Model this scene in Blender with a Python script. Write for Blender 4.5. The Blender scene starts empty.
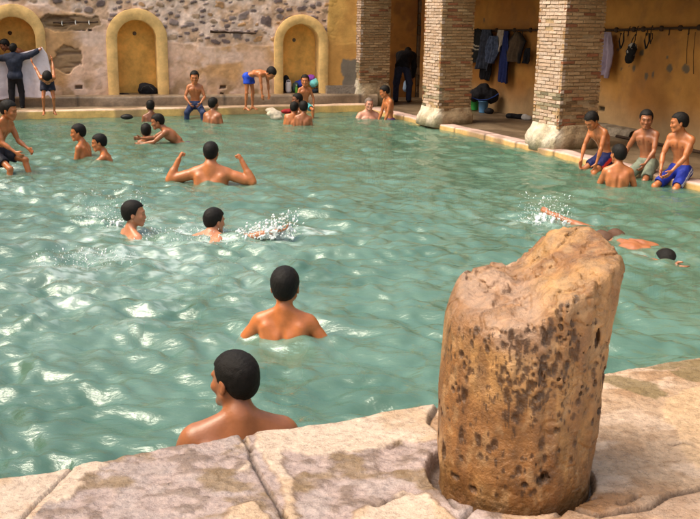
import bpy, math, random
import numpy as np
from mathutils import Matrix, Vector

random.seed(7)
rng = np.random.default_rng(11)
SC = bpy.context.scene
COL = SC.collection

# ------------------------------------------------------------------ camera
PXF, CAMH = 950.0, 1.8
PITCH, ROLL = math.atan((259.5 - 13) / PXF), math.radians(.9)
_F = np.array([0, math.cos(PITCH), -math.sin(PITCH)])
_U0 = np.array([0, math.sin(PITCH), math.cos(PITCH)])
_R0 = np.array([1.0, 0, 0])
_R = math.cos(ROLL) * _R0 + math.sin(ROLL) * _U0
_U = math.cos(ROLL) * _U0 - math.sin(ROLL) * _R0
EYE = np.array([0, 0, CAMH])

def ray(x, y):
    return _F + (x - 350) / PXF * _R + (259.5 - y) / PXF * _U
def at(x, y, z):                      # photo point -> place on the level z
    d = ray(x, y)
    return EYE + d * ((z - CAMH) / d[2])
def atY(x, y, Y):                     # photo point -> place at distance Y
    d = ray(x, y)
    return EYE + d * (Y / d[1])

cam = bpy.data.cameras.new('camera')
cam.sensor_width = 36
cam.lens = 36 * PXF / 700
cam.clip_start = .05
cam.clip_end = 500
camo = bpy.data.objects.new('camera', cam)
COL.objects.link(camo)
camo.matrix_world = Matrix(((_R[0], _U[0], -_F[0], 0), (_R[1], _U[1], -_F[1], 0), (_R[2], _U[2], -_F[2], CAMH), (0, 0, 0, 1)))
SC.camera = camo

# ------------------------------------------------------------------ light
w = bpy.data.worlds.new('World')
SC.world = w
w.use_nodes = True
nt = w.node_tree
sky = nt.nodes.new('ShaderNodeTexSky')
sky.sky_type = 'NISHITA'
sky.sun_disc = False
LDIR = Vector((-.50, -.14, .85)).normalized()
sky.sun_elevation = math.asin(LDIR.z)
sky.sun_rotation = math.atan2(LDIR.x, LDIR.y)
sky.air_density = 1.6
sky.dust_density = 9.0
sky.ozone_density = 1.0
tint_ = nt.nodes.new('ShaderNodeMix'); tint_.data_type = 'RGBA'; tint_.blend_type = 'MULTIPLY'; tint_.inputs[0].default_value = 1
tint_.inputs[7].default_value = (.98, 1.0, .97, 1)          # thin warm overcast
nt.links.new(sky.outputs[0], tint_.inputs[6]); nt.links.new(tint_.outputs[2], nt.nodes['Background'].inputs[0])
nt.nodes['Background'].inputs[1].default_value = .15
sl = bpy.data.lights.new('sun', 'SUN')
sl.energy = 1.2
sl.angle = math.radians(40)
sl.color = (1, .93, .82)
so = bpy.data.objects.new('sun', sl)
COL.objects.link(so)
so.rotation_euler = LDIR.to_track_quat('Z', 'Y').to_euler()
SC.view_settings.view_transform = 'Standard'
SC.view_settings.look = 'None'
SC.view_settings.gamma = 1
SC.view_settings.exposure = EXPO = .76
SC.cycles.max_bounces = 8
SC.cycles.transparent_max_bounces = 12

# ------------------------------------------------------------------ noise
def _hash(i, j, k, seed):
    n = (i.astype(np.int64) * 374761393 + j.astype(np.int64) * 668265263 + k.astype(np.int64) * 2147483647 % 1000003 + seed * 974711)
    n = (n ^ (n >> 13)) * 1274126177
    n = n ^ (n >> 16)
    return (n & 0xFFFFF) / float(0xFFFFF)
def vn(x, y, z=0., seed=0):
    x, y, z = np.broadcast_arrays(np.asarray(x, float), np.asarray(y, float), np.asarray(z, float))
    xi, yi, zi = np.floor(x), np.floor(y), np.floor(z)
    fx, fy, fz = x - xi, y - yi, z - zi
    fx, fy, fz = [f * f * (3 - 2 * f) for f in (fx, fy, fz)]
    r = 0
    for a in (0, 1):
        for b in (0, 1):
            for c in (0, 1):
                r = r + _hash(xi + a, yi + b, (zi + c) * 57 + 13, seed) * (fx if a else 1 - fx) * (fy if b else 1 - fy) * (fz if c else 1 - fz)
    return r
def fbm(x, y, z=0., o=4, seed=0):
    s, a, t = 0, .5, 0
    for i in range(o):
        s = s + a * vn(x * 2 ** i + 17.3 * i, y * 2 ** i + 5.1 * i, np.asarray(z) * 2 ** i + 3.7 * i, seed + i)
        t += a
        a *= .5
    return s / t                      # 0..1
def sstep(a, b, x):
    t = np.clip((x - a) / (b - a), 0, 1)
    return t * t * (3 - 2 * t)

# ------------------------------------------------------------------ mesh helpers
def mesh_np(name, V, Fq, mat, parent=None, smooth=True, col=None, mi=None):
    V = np.asarray(V, dtype=np.float32)
    Fq = np.asarray(Fq, dtype=np.int32)
    me = bpy.data.meshes.new(name)
    me.vertices.add(len(V))
    me.vertices.foreach_set('co', V.ravel())
    n = Fq.shape[1]
    me.loops.add(Fq.size)
    me.loops.foreach_set('vertex_index', Fq.ravel())
    me.polygons.add(len(Fq))
    me.polygons.foreach_set('loop_start', np.arange(0, Fq.size, n, dtype=np.int32))
    me.polygons.foreach_set('loop_total', np.full(len(Fq), n, dtype=np.int32))
    if smooth:
        me.polygons.foreach_set('use_smooth', np.ones(len(Fq), dtype=bool))
    for m in (mat if isinstance(mat, list) else [mat]):
        me.materials.append(m)
    if mi is not None:
        me.polygons.foreach_set('material_index', np.asarray(mi, dtype=np.int32))
    if col is not None:
        c = np.ones((len(V), 4), dtype=np.float32)
        c[:, :3] = col
        a = me.color_attributes.new('Col', 'FLOAT_COLOR', 'POINT')
        a.data.foreach_set('color', c.ravel())
    me.update(calc_edges=True)
    me.validate()
    return link(name, me, parent)
def link(name, me, parent=None):
    o = bpy.data.objects.new(name, me)
    COL.objects.link(o)
    if parent:
        o.parent = parent
    return o
def tag(o, label=None, cat=None, group=None, kind=None):
    if label: o['label'] = label
    if cat: o['category'] = cat
    if group: o['group'] = group
    if kind: o['kind'] = kind
    return o
def empty(name, label, cat, loc=(0, 0, 0), rz=0, group=None):
    o = bpy.data.objects.new(name, None)
    o.empty_display_size = .1
    COL.objects.link(o)
    o.location = loc
    o.rotation_euler = (0, 0, rz)
    return tag(o, label, cat, group)

class MB:
    """collects quads / polys, links them as one mesh"""
    def __init__(s): s.v, s.f, s.c = [], [], []
    def poly(s, pts, c=(1, 1, 1)):
        n = len(s.v)
        s.v += [tuple(p) for p in pts]
        s.c += [c] * len(pts)
        s.f.append(tuple(range(n, n + len(pts))))
    def box(s, lo, hi, c=(1, 1, 1), jit=0, M=None, taper=0):
        n = len(s.v)
        for z in (0, 1):
            for (x, y) in ((0, 0), (1, 0), (1, 1), (0, 1)):
                p = [hi[0] if x else lo[0], hi[1] if y else lo[1], hi[2] if z else lo[2]]
                p = [a + random.uniform(-jit, jit) for a in p]
                if M is not None:
                    p = M @ Vector(p)
                s.v.append(tuple(p))
                s.c.append(c)
        for f in ((3, 2, 1, 0), (4, 5, 6, 7), (0, 1, 5, 4), (1, 2, 6, 5), (2, 3, 7, 6), (3, 0, 4, 7)):
            s.f.append(tuple(n + i for i in f))
    def tube(s, pts, r, seg=8, c=(1, 1, 1), cap=True):
        pts = [Vector(p) for p in pts]
        rs = r if isinstance(r, (list, tuple)) else [r] * len(pts)
        n0 = len(s.v)
        up = Vector((0, 0, 1))
        for i, p in enumerate(pts):
            t = (pts[min(i + 1, len(pts) - 1)] - pts[max(i - 1, 0)]).normalized()
            a = t.cross(up)
            if a.length < 1e-3: a = t.cross(Vector((1, 0, 0)))
            a.normalize()
            b = t.cross(a)
            for k in range(seg):
                th = 2 * math.pi * k / seg
                s.v.append(tuple(p + (a * math.cos(th) + b * math.sin(th)) * rs[i]))
                s.c.append(c)
        for i in range(len(pts) - 1):
            for k in range(seg):
                k2 = (k + 1) % seg
                s.f.append((n0 + i * seg + k, n0 + i * seg + k2, n0 + (i + 1) * seg + k2, n0 + (i + 1) * seg + k))
        if cap:
            s.f.append(tuple(n0 + k for k in range(seg)))
            e = n0 + (len(pts) - 1) * seg
            s.f.append(tuple(e + seg - 1 - k for k in range(seg)))
    def lathe(s, prof, cen=(0, 0, 0), seg=24, c=(1, 1, 1)):
        n0 = len(s.v)
        for (r, z) in prof:
            for k in range(seg):
                th = 2 * math.pi * k / seg
                s.v.append((cen[0] + r * math.cos(th), cen[1] + r * math.sin(th), cen[2] + z))
                s.c.append(c)
        for i in range(len(prof) - 1):
            for k in range(seg):
                k2 = (k + 1) % seg
                s.f.append((n0 + i * seg + k, n0 + i * seg + k2, n0 + (i + 1) * seg + k2, n0 + (i + 1) * seg + k))
    def build(s, name, mat, parent=None, smooth=False, M=None):
        me = bpy.data.meshes.new(name)
        me.from_pydata(s.v, [], s.f)
        if smooth:
            me.polygons.foreach_set('use_smooth', np.ones(len(me.polygons), dtype=bool))
        me.materials.append(mat)
        a = me.color_attributes.new('Col', 'FLOAT_COLOR', 'POINT')
        cc = np.ones((len(s.v), 4), dtype=np.float32)
        cc[:, :3] = s.c
        a.data.foreach_set('color', cc.ravel())
        me.update()
        o = link(name, me, parent)
        if M is not None: o.matrix_world = M
        return o

# ------------------------------------------------------------------ materials
def mat(name, color=(.5, .5, .5), rough=.8, vary=.25, vs=6, bump=.0, bs=40, attr=False, spec=.5, sss=0, coat=0, bdist=.01, metal=0, detail=6, fine=0, rvar=0):
    m = bpy.data.materials.new(name)
    m.use_nodes = True
    n, l = m.node_tree.nodes, m.node_tree.links
    b = n['Principled BSDF']
    b.inputs['Roughness'].default_value = rough
    b.inputs['Specular IOR Level'].default_value = spec
    b.inputs['Metallic'].default_value = metal
    if coat:
        b.inputs['Coat Weight'].default_value = coat
        b.inputs['Coat Roughness'].default_value = .15
    tc = n.new('ShaderNodeTexCoord')
    no = n.new('ShaderNodeTexNoise')
    no.inputs['Scale'].default_value = vs
    no.inputs['Detail'].default_value = detail
    no.inputs['Roughness'].default_value = .65
    l.new(tc.outputs['Object'], no.inputs['Vector'])
    mr = n.new('ShaderNodeMapRange')
    mr.inputs[1].default_value = .3
    mr.inputs[2].default_value = .7
    mr.inputs[3].default_value = 1 - vary
    mr.inputs[4].default_value = 1 + vary
    l.new(no.outputs['Fac'], mr.inputs[0])
    mul = n.new('ShaderNodeMix')
    mul.data_type = 'RGBA'
    mul.blend_type = 'MULTIPLY'
    mul.inputs[0].default_value = 1
    if attr:
        at_ = n.new('ShaderNodeVertexColor')
        at_.layer_name = 'Col'
        if tuple(color) != (1, 1, 1):
            m2 = n.new('ShaderNodeMix')
            m2.data_type = 'RGBA'
            m2.blend_type = 'MULTIPLY'
            m2.inputs[0].default_value = 1
            l.new(at_.outputs[0], m2.inputs[6])
            m2.inputs[7].default_value = (*color, 1)
            l.new(m2.outputs[2], mul.inputs[6])
        else:
            l.new(at_.outputs[0], mul.inputs[6])
    else:
        mul.inputs[6].default_value = (*color, 1)
    l.new(mr.outputs[0], mul.inputs[7])
    l.new(mul.outputs[2], b.inputs['Base Color'])
    if rvar:
        rr = n.new('ShaderNodeMapRange')
        rr.inputs[1].default_value, rr.inputs[2].default_value = .35, .65
        rr.inputs[3].default_value, rr.inputs[4].default_value = rough - rvar, rough + rvar
        l.new(no.outputs['Fac'], rr.inputs[0])
        l.new(rr.outputs[0], b.inputs['Roughness'])
    if bump:
        n2 = n.new('ShaderNodeTexNoise')
        n2.inputs['Scale'].default_value = bs
        n2.inputs['Detail'].default_value = 8
        n2.inputs['Roughness'].default_value = .6
        l.new(tc.outputs['Object'], n2.inputs['Vector'])
        bp = n.new('ShaderNodeBump')
        bp.inputs['Strength'].default_value = bump
        bp.inputs['Distance'].default_value = bdist
        l.new(n2.outputs['Fac'], bp.inputs['Height'])
        l.new(bp.outputs[0], b.inputs['Normal'])
    if sss:
        b.inputs['Subsurface Weight'].default_value = sss
        b.inputs['Subsurface Radius'].default_value = (1, .35, .15)
        b.inputs['Subsurface Scale'].default_value = .012
    return m

M_PLASTER = mat('wall_plaster', (1, 1, 1), .9, .16, 5, .5, 30, attr=True, spec=.2, bdist=.012)
M_OCHRE = mat('ochre_paint', (.70, .44, .17), .75, .26, 5, .7, 18, spec=.3, bdist=.008)
M_OCHRE_IN = mat('ochre_recess', (.80, .42, .10), .75, .3, 4, .6, 22, spec=.3, bdist=.008)
M_OCHREWALL = mat('ochre_wall', (1, 1, 1), .8, .16, 3.5, .4, 25, attr=True, spec=.3, bdist=.01)
M_BRICK = mat('brick', (1, 1, 1), .85, .25, 30, .8, 90, attr=True, spec=.25, bdist=.008)
M_PLINTH = mat('plinth_stone', (1, 1, 1), .7, .28, 14, .9, 30, attr=True, spec=.35, bdist=.02)
M_KERB = mat('kerb_stone', (1, 1, 1), .5, .25, 6, .6, 30, attr=True, spec=.5, bdist=.012)
M_WALK = mat('wet_stone', (.16, .105, .06), .38, .45, 3, .5, 18, spec=.5, bdist=.015)
M_SLAB = mat('slab_stone', (1, 1, 1), .32, .26, 34, .8, 80, attr=True, spec=.55, bdist=.008, rvar=.14)
M_STUMP = mat('column_stone', (1, 1, 1), .38, .38, 22, 1.0, 75, attr=True, spec=.6, bdist=.008, rvar=.12)
M_IRON = mat('rusty_iron', (.05, .026, .014), .75, .4, 30, .5, 80, spec=.3)
M_BASIN = mat('basin_stone', (.25, .3, .2), .8, .25, 3)
M_HAIR = mat('black_hair', (.0065, .0045, .0035), .62, .4, 60, .8, 230, spec=.22, bdist=.004)
M_HAIRG = mat('grey_hair', (.16, .12, .10), .6, .4, 90, .5, 160, spec=.3)
def skin(i, c):
    return mat('skin_%s' % i, (.80 * c[0], .68 * c[1], .60 * c[2]), .36, .20, 9, .35, 70, attr=True, spec=.5, sss=.10, coat=.06, bdist=.003)
SKIN = {'warm': skin('warm', (.56, .22, .085)), 'brown': skin('brown', (.40, .165, .075)),
        'dark': skin('dark', (.27, .115, .06)), 'rose': skin('rose', (.62, .29, .17)), 'orange': skin('orange', (.60, .215, .07)), 'pink': skin('pink', (.66, .36, .27))}
def cloth(name, c, rough=.8, vary=.2, bump=.5, attr=False):
    return mat(name, c, rough, vary, 18, bump, 60, spec=.25, attr=attr, bdist=.01)

# ------------------------------------------------------------------ signed-distance modelling
class Shape:
    def __init__(s): s.p = []
    def cone(s, a, b, ra, rb, k=.02, op='+', tag=None):
        s.p.append(('c', np.array(a, float), np.array(b, float), ra, rb, k, op))
    def ell(s, c, ax, r, k=.02, op='+'):
        s.p.append(('e', np.array(c, float), np.array(ax, float), np.array(r, float), 0, k, op))
    def half(s, c, n, k=.004):            # keeps what lies behind the plane
        s.p.append(('h', np.array(c, float), np.array(n, float), 0, 0, k, '&'))
    def bounds(s):
        lo, hi = np.full(3, 1e9), np.full(3, -1e9)
        for q in s.p:
            if q[6] != '+': continue
            if q[0] == 'c':
                r = max(q[3], q[4]) + .01
                lo = np.minimum(lo, np.minimum(q[1], q[2]) - r); hi = np.maximum(hi, np.maximum(q[1], q[2]) + r)
            else:
                r = np.sqrt(((q[2] * q[3][:, None]) ** 2).sum(0)) + .01
                lo = np.minimum(lo, q[1] - r); hi = np.maximum(hi, q[1] + r)
        return lo, hi
    def mesh(s, h, noise=None, clip_lo=None):
        lo, hi = s.bounds()
        lo = lo - 3 * h; hi = hi + 3 * h
        if clip_lo is not None:
            lo[2] = max(lo[2], clip_lo)
        n = np.ceil((hi - lo) / h).astype(int) + 1
        A = np.full(n, .3, dtype=np.float32)
        axs = [lo[i] + h * np.arange(n[i]) for i in range(3)]
        for (t, a, b, c, d, k, op) in s.p:
            if t == 'h':
                D = (axs[0] - a[0])[:, None, None] * b[0] + (axs[1] - a[1])[None, :, None] * b[1] + (axs[2] - a[2])[None, None, :] * b[2]
                A = np.maximum(A, D).astype(np.float32)
                continue
            if t == 'c':
                r = max(c, d) + k + 2 * h
                l_, h_ = np.minimum(a, b) - r, np.maximum(a, b) + r
            else:
                r = np.sqrt(((b * c[:, None]) ** 2).sum(0)) + k + 2 * h
                l_, h_ = a - r, a + r
            i0 = np.maximum(((l_ - lo) / h).astype(int), 0)
            i1 = np.minimum(((h_ - lo) / h).astype(int) + 2, n)
            if (i1 <= i0).any(): continue
            sl_ = tuple(slice(i0[i], i1[i]) for i in range(3))
            X = axs[0][sl_[0]][:, None, None] - a[0]; Y = axs[1][sl_[1]][None, :, None] - a[1]; Z = axs[2][sl_[2]][None, None, :] - a[2]
            if t == 'c':
                ba = b - a
                L = max(float(ba @ ba), 1e-9)
                T = np.clip((X * ba[0] + Y * ba[1] + Z * ba[2]) / L, 0, 1)
                D = np.sqrt((X - ba[0] * T) ** 2 + (Y - ba[1] * T) ** 2 + (Z - ba[2] * T) ** 2) - (c + (d - c) * T)
            else:
                q0 = X * b[0, 0] + Y * b[0, 1] + Z * b[0, 2]; q1 = X * b[1, 0] + Y * b[1, 1] + Z * b[1, 2]; q2 = X * b[2, 0] + Y * b[2, 1] + Z * b[2, 2]
                k0 = np.sqrt((q0 / c[0]) ** 2 + (q1 / c[1]) ** 2 + (q2 / c[2]) ** 2)
                k1 = np.sqrt((q0 / c[0] ** 2) ** 2 + (q1 / c[1] ** 2) ** 2 + (q2 / c[2] ** 2) ** 2) + 1e-9
                D = k0 * (k0 - 1) / k1
            B = A[sl_]
            k = max(k, 1e-4)
            if op == '+':
                hm = np.maximum(k - np.abs(B - D), 0) / k
                A[sl_] = np.minimum(B, D) - hm * hm * k * .25
            else:
                D = -D
                hm = np.maximum(k - np.abs(B - D), 0) / k
                A[sl_] = np.maximum(B, D) + hm * hm * k * .25
        if noise is not None:
            m = np.nonzero(np.abs(A) < .06)
            A[m] += noise(axs[0][m[0]], axs[1][m[1]], axs[2][m[2]])
        A[0] = A[-1] = .1; A[:, 0] = A[:, -1] = .1; A[:, :, 0] = A[:, :, -1] = .1
        return nets(A, lo, h)
def nets(A, lo, h):
    I = A < 0
    c = np.zeros(np.array(A.shape) - 1, dtype=np.int8)
    for a in (0, 1):
        for b in (0, 1):
            for d in (0, 1):
                c += I[a:I.shape[0] - 1 + a, b:I.shape[1] - 1 + b, d:I.shape[2] - 1 + d]
    act = (c > 0) & (c < 8)
    ix = np.argwhere(act)
    mp = np.full(act.shape, -1, dtype=np.int32)
    mp[act] = np.arange(len(ix))
    P = np.zeros((len(ix), 3)); N = np.zeros(len(ix))
    cr = [(a, b, d) for a in (0, 1) for b in (0, 1) for d in (0, 1)]
    vals = {q: A[ix[:, 0] + q[0], ix[:, 1] + q[1], ix[:, 2] + q[2]] for q in cr}
    for q in cr:
        for ax in range(3):
            if q[ax]: continue
            r = list(q); r[ax] = 1; r = tuple(r)
            va, vb = vals[q], vals[r]
            m = (va < 0) != (vb < 0)
            t = va[m] / (va[m] - vb[m])
            off = np.tile(np.array(q, float), (m.sum(), 1))
            off[:, ax] += t
            P[m] += off; N[m] += 1
    P = (ix + P / N[:, None]) * h + lo
    Fs = []
    for ax in range(3):
        sl0 = [slice(None)] * 3; sl1 = [slice(None)] * 3
        sl0[ax] = slice(0, -1); sl1[ax] = slice(1, None)
        e = I[tuple(sl0)] != I[tuple(sl1)]
        q = np.argwhere(e)
        u, v = (ax + 1) % 3, (ax + 2) % 3
        q = q[(q[:, u] > 0) & (q[:, v] > 0) & (q[:, u] < act.shape[u]) & (q[:, v] < act.shape[v])]
        ins = I[q[:, 0], q[:, 1], q[:, 2]]
        def cell(du, dv):
            z = q.copy(); z[:, u] += du; z[:, v] += dv
            return mp[z[:, 0], z[:, 1], z[:, 2]]
        f = np.stack([cell(-1, -1), cell(0, -1), cell(0, 0), cell(-1, 0)], 1)
        f[~ins] = f[~ins][:, ::-1]
        Fs.append(f)
    F = np.concatenate(Fs)
    return P, F[(F >= 0).all(1)]

# ------------------------------------------------------------------ people
Z3 = np.array([0, 0, 1.0])
def unit(v):
    v = np.asarray(v, float)
    return v / max(np.linalg.norm(v), 1e-9)

def person(label, tone='brown', h=1.4, face=(0, 1), lean=0, side=0, twist=0, ptilt=None, hd=None, hpitch=0, hroll=0, hs=1.0, thin=.9, broad=1.,
           la=((-.25, .05, -1), (-.1, .3, -1)), ra=((.25, .05, -1), (.1, .3, -1)), curl=(.35, .35), pn=(None, None),
           ll=((-.12, .1, -1), (0, -.1, -1)), rl=((.12, .1, -1), (0, -.1, -1)), anchor=('head', 0, 0, 5), vox=.009, hair='short', hairmat=None,
           shorts=None, short_len=.55, wear=None, group=None, floor=-1.33, feet='flat', cat='person', stripe=None, muscle=1.0):
    s = h / 1.7
    F = unit((face[0], face[1], 0)); R = np.array([F[1], -F[0], 0.])
    def loc(v): return unit(v[0] * R + v[1] * F + v[2] * Z3)
    def frame(a, b, tw):
        a, b, tw = map(math.radians, (a, b, tw))
        u = math.cos(a) * Z3 + math.sin(a) * F; f = math.cos(a) * F - math.sin(a) * Z3; r = R.copy()
        u, r = math.cos(b) * u + math.sin(b) * r, math.cos(b) * r - math.sin(b) * u
        f, r = math.cos(tw) * f - math.sin(tw) * r, math.cos(tw) * r + math.sin(tw) * f
        return np.array([r, f, u])
    pf = frame(lean * .35 if ptilt is None else ptilt, side * .4, 0)
    cf = frame(lean, side, twist)
    mf = np.array([unit(pf[i] + cf[i]) for i in range(3)])
    t = thin
    S = Shape()
    P = np.zeros(3)
    waist = P + pf[2] * .15 * s
    def C(x, y, z): return waist + cf.T @ (np.array([x, y, z]) * s)     # chest coordinates, z from the waist
    def Pp(x, y, z): return P + pf.T @ (np.array([x, y, z]) * s)
    bw = broad
    S.ell(Pp(0, 0, .0), pf, np.array([.150, .105 * t ** .5, .11]) * s, .03)
    S.ell(Pp(0, 0, .11), mf, np.array([.130 * t ** .5, .088 * t, .13]) * s, .05 * s)
    S.ell(C(0, 0, .10), mf, np.array([.128 * t ** .5, .088 * t, .13]) * s, .05 * s)
    S.ell(C(0, -.004, .21), cf, np.array([.150 * bw * t ** .3, .105 * t ** .6, .175]) * s, .05 * s)
    for q in (-1, 1):
        S.cone(C(0, -.012, .335), C(q * .15 * bw, -.005, .318), .062 * s * t, .055 * s * t, .04 * s)
        S.ell(C(q * .070 * bw, .078 * t, .245), cf, np.array([.080, .024 * muscle, .055]) * s, .045 * s)
        S.cone(C(q * .060 * bw, -.078 * t, .20), C(q * .115 * bw, -.070 * t, .29), .022 * s, .026 * s, .07 * s)
        S.cone(C(q * .02, -.03, .41), C(q * .145 * bw, -.012, .345), .038 * s * t, .033 * s * t, .045 * s)
        S.cone(C(q * .04, -.075 * t, .03), C(q * .035, -.082 * t, .22), .03 * s, .028 * s, .04 * s)
        S.ell(C(q * .12 * bw, -.02, .2), cf, np.array([.05, .075, .12]) * s * t, .04 * s)
        S.ell(Pp(q * .075, -.055, -.03), pf, np.array([.082, .08 * t, .088]) * s, .03 * s)
    S.cone(C(0, -.115 * t, .0), C(0, -.122 * t, .30), .009 * s, .007 * s, .03 * s, '-')       # spine furrow
    S.ell(C(0, .108 * t, .2), cf, np.array([.008, .012, .11]) * s, .03 * s, '-')
    n_torso = len(S.p)
    # head
    H = hs * s ** .35 * .96
    hf_ = unit((hd[0], hd[1], 0)) if hd is not None else F
    a = math.radians(hpitch)
    hf = math.cos(a) * hf_ - math.sin(a) * Z3; hu = math.cos(a) * Z3 + math.sin(a) * hf_; hr = np.cross(hf, hu)
    a = math.radians(hroll)
    hu, hr = math.cos(a) * hu + math.sin(a) * hr, math.cos(a) * hr - math.sin(a) * hu
    neck0 = C(0, -.018, .36); ntop = C(0, .004, .455)
    hc = ntop + hu * .088 * H + hf * .016 * H
    def Hd(x, y, z): return hc + (x * hr + y * hf + z * hu) * H
    hx = np.array([hr, hf, hu])
    S.cone(neck0, hc - hu * .05 * H - hf * .012 * H, .056 * s * t, .050 * H * t ** .5, .035 * s)
    S.ell(Hd(0, -.012, .035), hx, np.array([.076, .096, .083]) * H, .02)
    S.ell(Hd(0, .026, -.030), hx, np.array([.060, .063, .078]) * H, .03 * H)
    S.ell(Hd(0, .066, -.096), hx, np.array([.026, .020, .020]) * H, .025 * H)
    for q in (-1, 1):
        S.cone(Hd(q * .055, .005, -.055), Hd(q * .02, .066, -.100), .014 * H, .013 * H, .025 * H)
        S.ell(Hd(q * .042, .064, -.028), hx, np.array([.022, .02, .02]) * H, .02 * H)
        S.cone(Hd(q * .012, .090, .020), Hd(q * .046, .074, .020), .009 * H, .008 * H, .014 * H)
        S.ell(Hd(q * .031, .096, -.002), hx, np.array([.017, .013, .011]) * H, .012 * H, '-')
        S.ell(Hd(q * .031, .072, -.003), hx, np.array([.0145, .0135, .011]) * H, .004 * H)
        S.ell(Hd(q * .077, -.004, -.012), hx, np.array([.008, .019, .031]) * H, .006 * H)
        S.ell(Hd(q * .086, .002, -.012), hx, np.array([.006, .010, .019]) * H, .004 * H, '-')
        S.ell(Hd(q * .011, .098, -.040), hx, np.array([.009, .010, .008]) * H, .008 * H)
    S.cone(Hd(0, .088, .008), Hd(0, .098, -.034), .007 * H, .0105 * H, .012 * H)
    S.ell(Hd(0, .086, -.062), hx, np.array([.019, .013, .0070]) * H, .010 * H)
    S.ell(Hd(0, .084, -.075), hx, np.array([.016, .013, .0080]) * H, .010 * H)
    tints = [(Hd(0, .093, -.068), hx, np.array([.017, .02, .009]) * H, (.95, .78, .75))]
    for q in (-1, 1):
        tints.append((Hd(q * .031, .088, -.003), hx, np.array([.015, .02, .0055]) * H, (.12, .10, .10)))
        tints.append((Hd(q * .031, .092, .021), hx, np.array([.017, .02, .0045]) * H, (.22, .17, .16)))
        tints.append((C(q * .075 * bw, .115 * t, .235), cf, np.array([.013, .03, .013]) * s, (.55, .42, .42)))
    tints.append((Pp(0, .10, .08), pf, np.array([.008, .03, .008]) * s, (.4, .35, .35)))
    tints.append((Hd(0, -.03, .03), hx, np.array([.079, .1, .09]) * H, None))
    # arms
    arms = []
    for q, (ud, fd), cu, pnv in ((-1, la, curl[0], pn[0]), (1, ra, curl[1], pn[1])):
        sh = C(q * .165 * bw, -.005, .315)
        ud = loc(ud); fd = loc(fd)
        S.ell(sh + ud * .02 * s, np.array([unit(np.cross(ud, [.3, .5, .81])), unit(np.cross(ud, np.cross(ud, [.3, .5, .81]))), ud]), np.array([.054, .054, .072]) * s * t, .03 * s)
        el = sh + ud * .285 * s
        wr = el + fd * .245 * s
        S.cone(sh, el, .047 * s * t, .037 * s * t, .02 * s)
        S.cone(sh + ud * .1 * s, sh + ud * .2 * s, .044 * s * t * muscle, .041 * s * t * muscle, .03 * s)
        S.cone(el, wr, .037 * s * t, .0245 * s * t, .02 * s)
        S.cone(el + fd * .05 * s, el + fd * .10 * s, .039 * s * t, .035 * s * t, .03 * s)
        pv = loc(pnv) if pnv is not None else -q * R
        pv = unit(pv - fd * (pv @ fd))
        wv = np.cross(fd, pv)
        if wv @ (F * 1.0 + Z3 * .3) < 0: wv = -wv        # the thumb side
        hsz = s ** .8
        ax = np.array([wv, pv, fd])
        S.ell(wr + fd * .045 * hsz, ax, np.array([.036, .0165, .052]) * hsz, .012)
        for i, L in enumerate((.072, .080, .074, .058)):
            b0 = wr + (fd * .078 + wv * (.028 - .0185 * i)) * hsz
            pr, rr = b0, .0088 * hsz
            for j, (th, fr) in enumerate(((62, .45), (135, .32), (195, .27))):
                th = math.radians(th * cu)
                nx = pr + (math.cos(th) * fd + math.sin(th) * pv + wv * (.10 - .07 * i) * (1 - min(cu, 1))) * L * fr * hsz
                S.cone(pr, nx, rr, rr * .9, .004)
                pr, rr = nx, rr * .9
        t0 = wr + (fd * .018 + wv * .024) * hsz
        t1 = t0 + unit(fd * .75 + wv * .75 + pv * .35) * .040 * hsz
        t2 = t1 + unit(fd * .9 + wv * (.35 - .5 * min(cu, 1)) + pv * (.3 + .5 * cu)) * .034 * hsz
        S.cone(t0, t1, .0135 * hsz, .0105 * hsz, .012); S.cone(t1, t2, .0105 * hsz, .0085 * hsz, .005)
        arms.append((sh, el, wr, fd, pv, wv))
    # legs
    legs = []
    for q, (td, sd) in ((-1, ll), (1, rl)):
        hp = Pp(q * .085, 0, -.03)
        td = loc(td); sd = loc(sd)
        kn = hp + td * .41 * s
        an = kn + sd * .39 * s
        S.cone(hp, kn, .083 * s * t, .052 * s * t, .035 * s)
        kf = unit(td - sd * (td @ sd) + 1e-3 * F) if abs(td @ sd) < .995 else F
        S.ell(kn + kf * .008 * s, np.eye(3), np.full(3, .053) * s * t, .02 * s)
        S.cone(kn, an, .047 * s * t, .033 * s * t, .02 * s)
        S.cone(kn + sd * .07 * s - kf * .022 * s, kn + sd * .17 * s - kf * .018 * s, .04 * s * t, .033 * s * t, .04 * s)
        fdv = unit(F - sd * (F @ sd)) if feet == 'flat' else unit(sd + .25 * kf)
        if feet == 'flat' and abs(sd[2]) > .5: fdv = unit(np.array([F[0], F[1], 0]) + q * .2 * R)
        hl = an + sd * .035 * s - fdv * .03 * s
        ball = an + sd * .052 * s + fdv * .13 * s
        S.cone(an, hl, .034 * s * t, .032 * s, .02 * s)
        S.cone(an + fdv * .02 * s, ball, .034 * s, .024 * s, .02 * s)
        latv = unit(np.cross(fdv, sd))
        for i in range(5):
            bb = ball + latv * (i - 2) * .015 * s
            S.cone(bb - fdv * .03 * s, bb + fdv * (.040 - .004 * abs(i - 2)) * s, .014 * s, .0095 * s, .006)
        legs.append((hp, kn, an, td, sd))
    # placing
    if anchor[0] == 'head':
        off = atY(anchor[1], anchor[2], anchor[3]) - hc
    elif anchor[0] == 'feet':
        mid = (legs[0][2] + legs[1][2]) / 2
        zl = min(legs[0][2][2], legs[1][2][2]) - .075 * s
        off = at(anchor[1], anchor[2], anchor[3]) - np.array([mid[0], mid[1], zl])
    else:
        off = np.array(anchor[1:4], float)
    V, Q = S.mesh(vox)
    body_z = off + V
    col = np.ones((len(V), 3))
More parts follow.
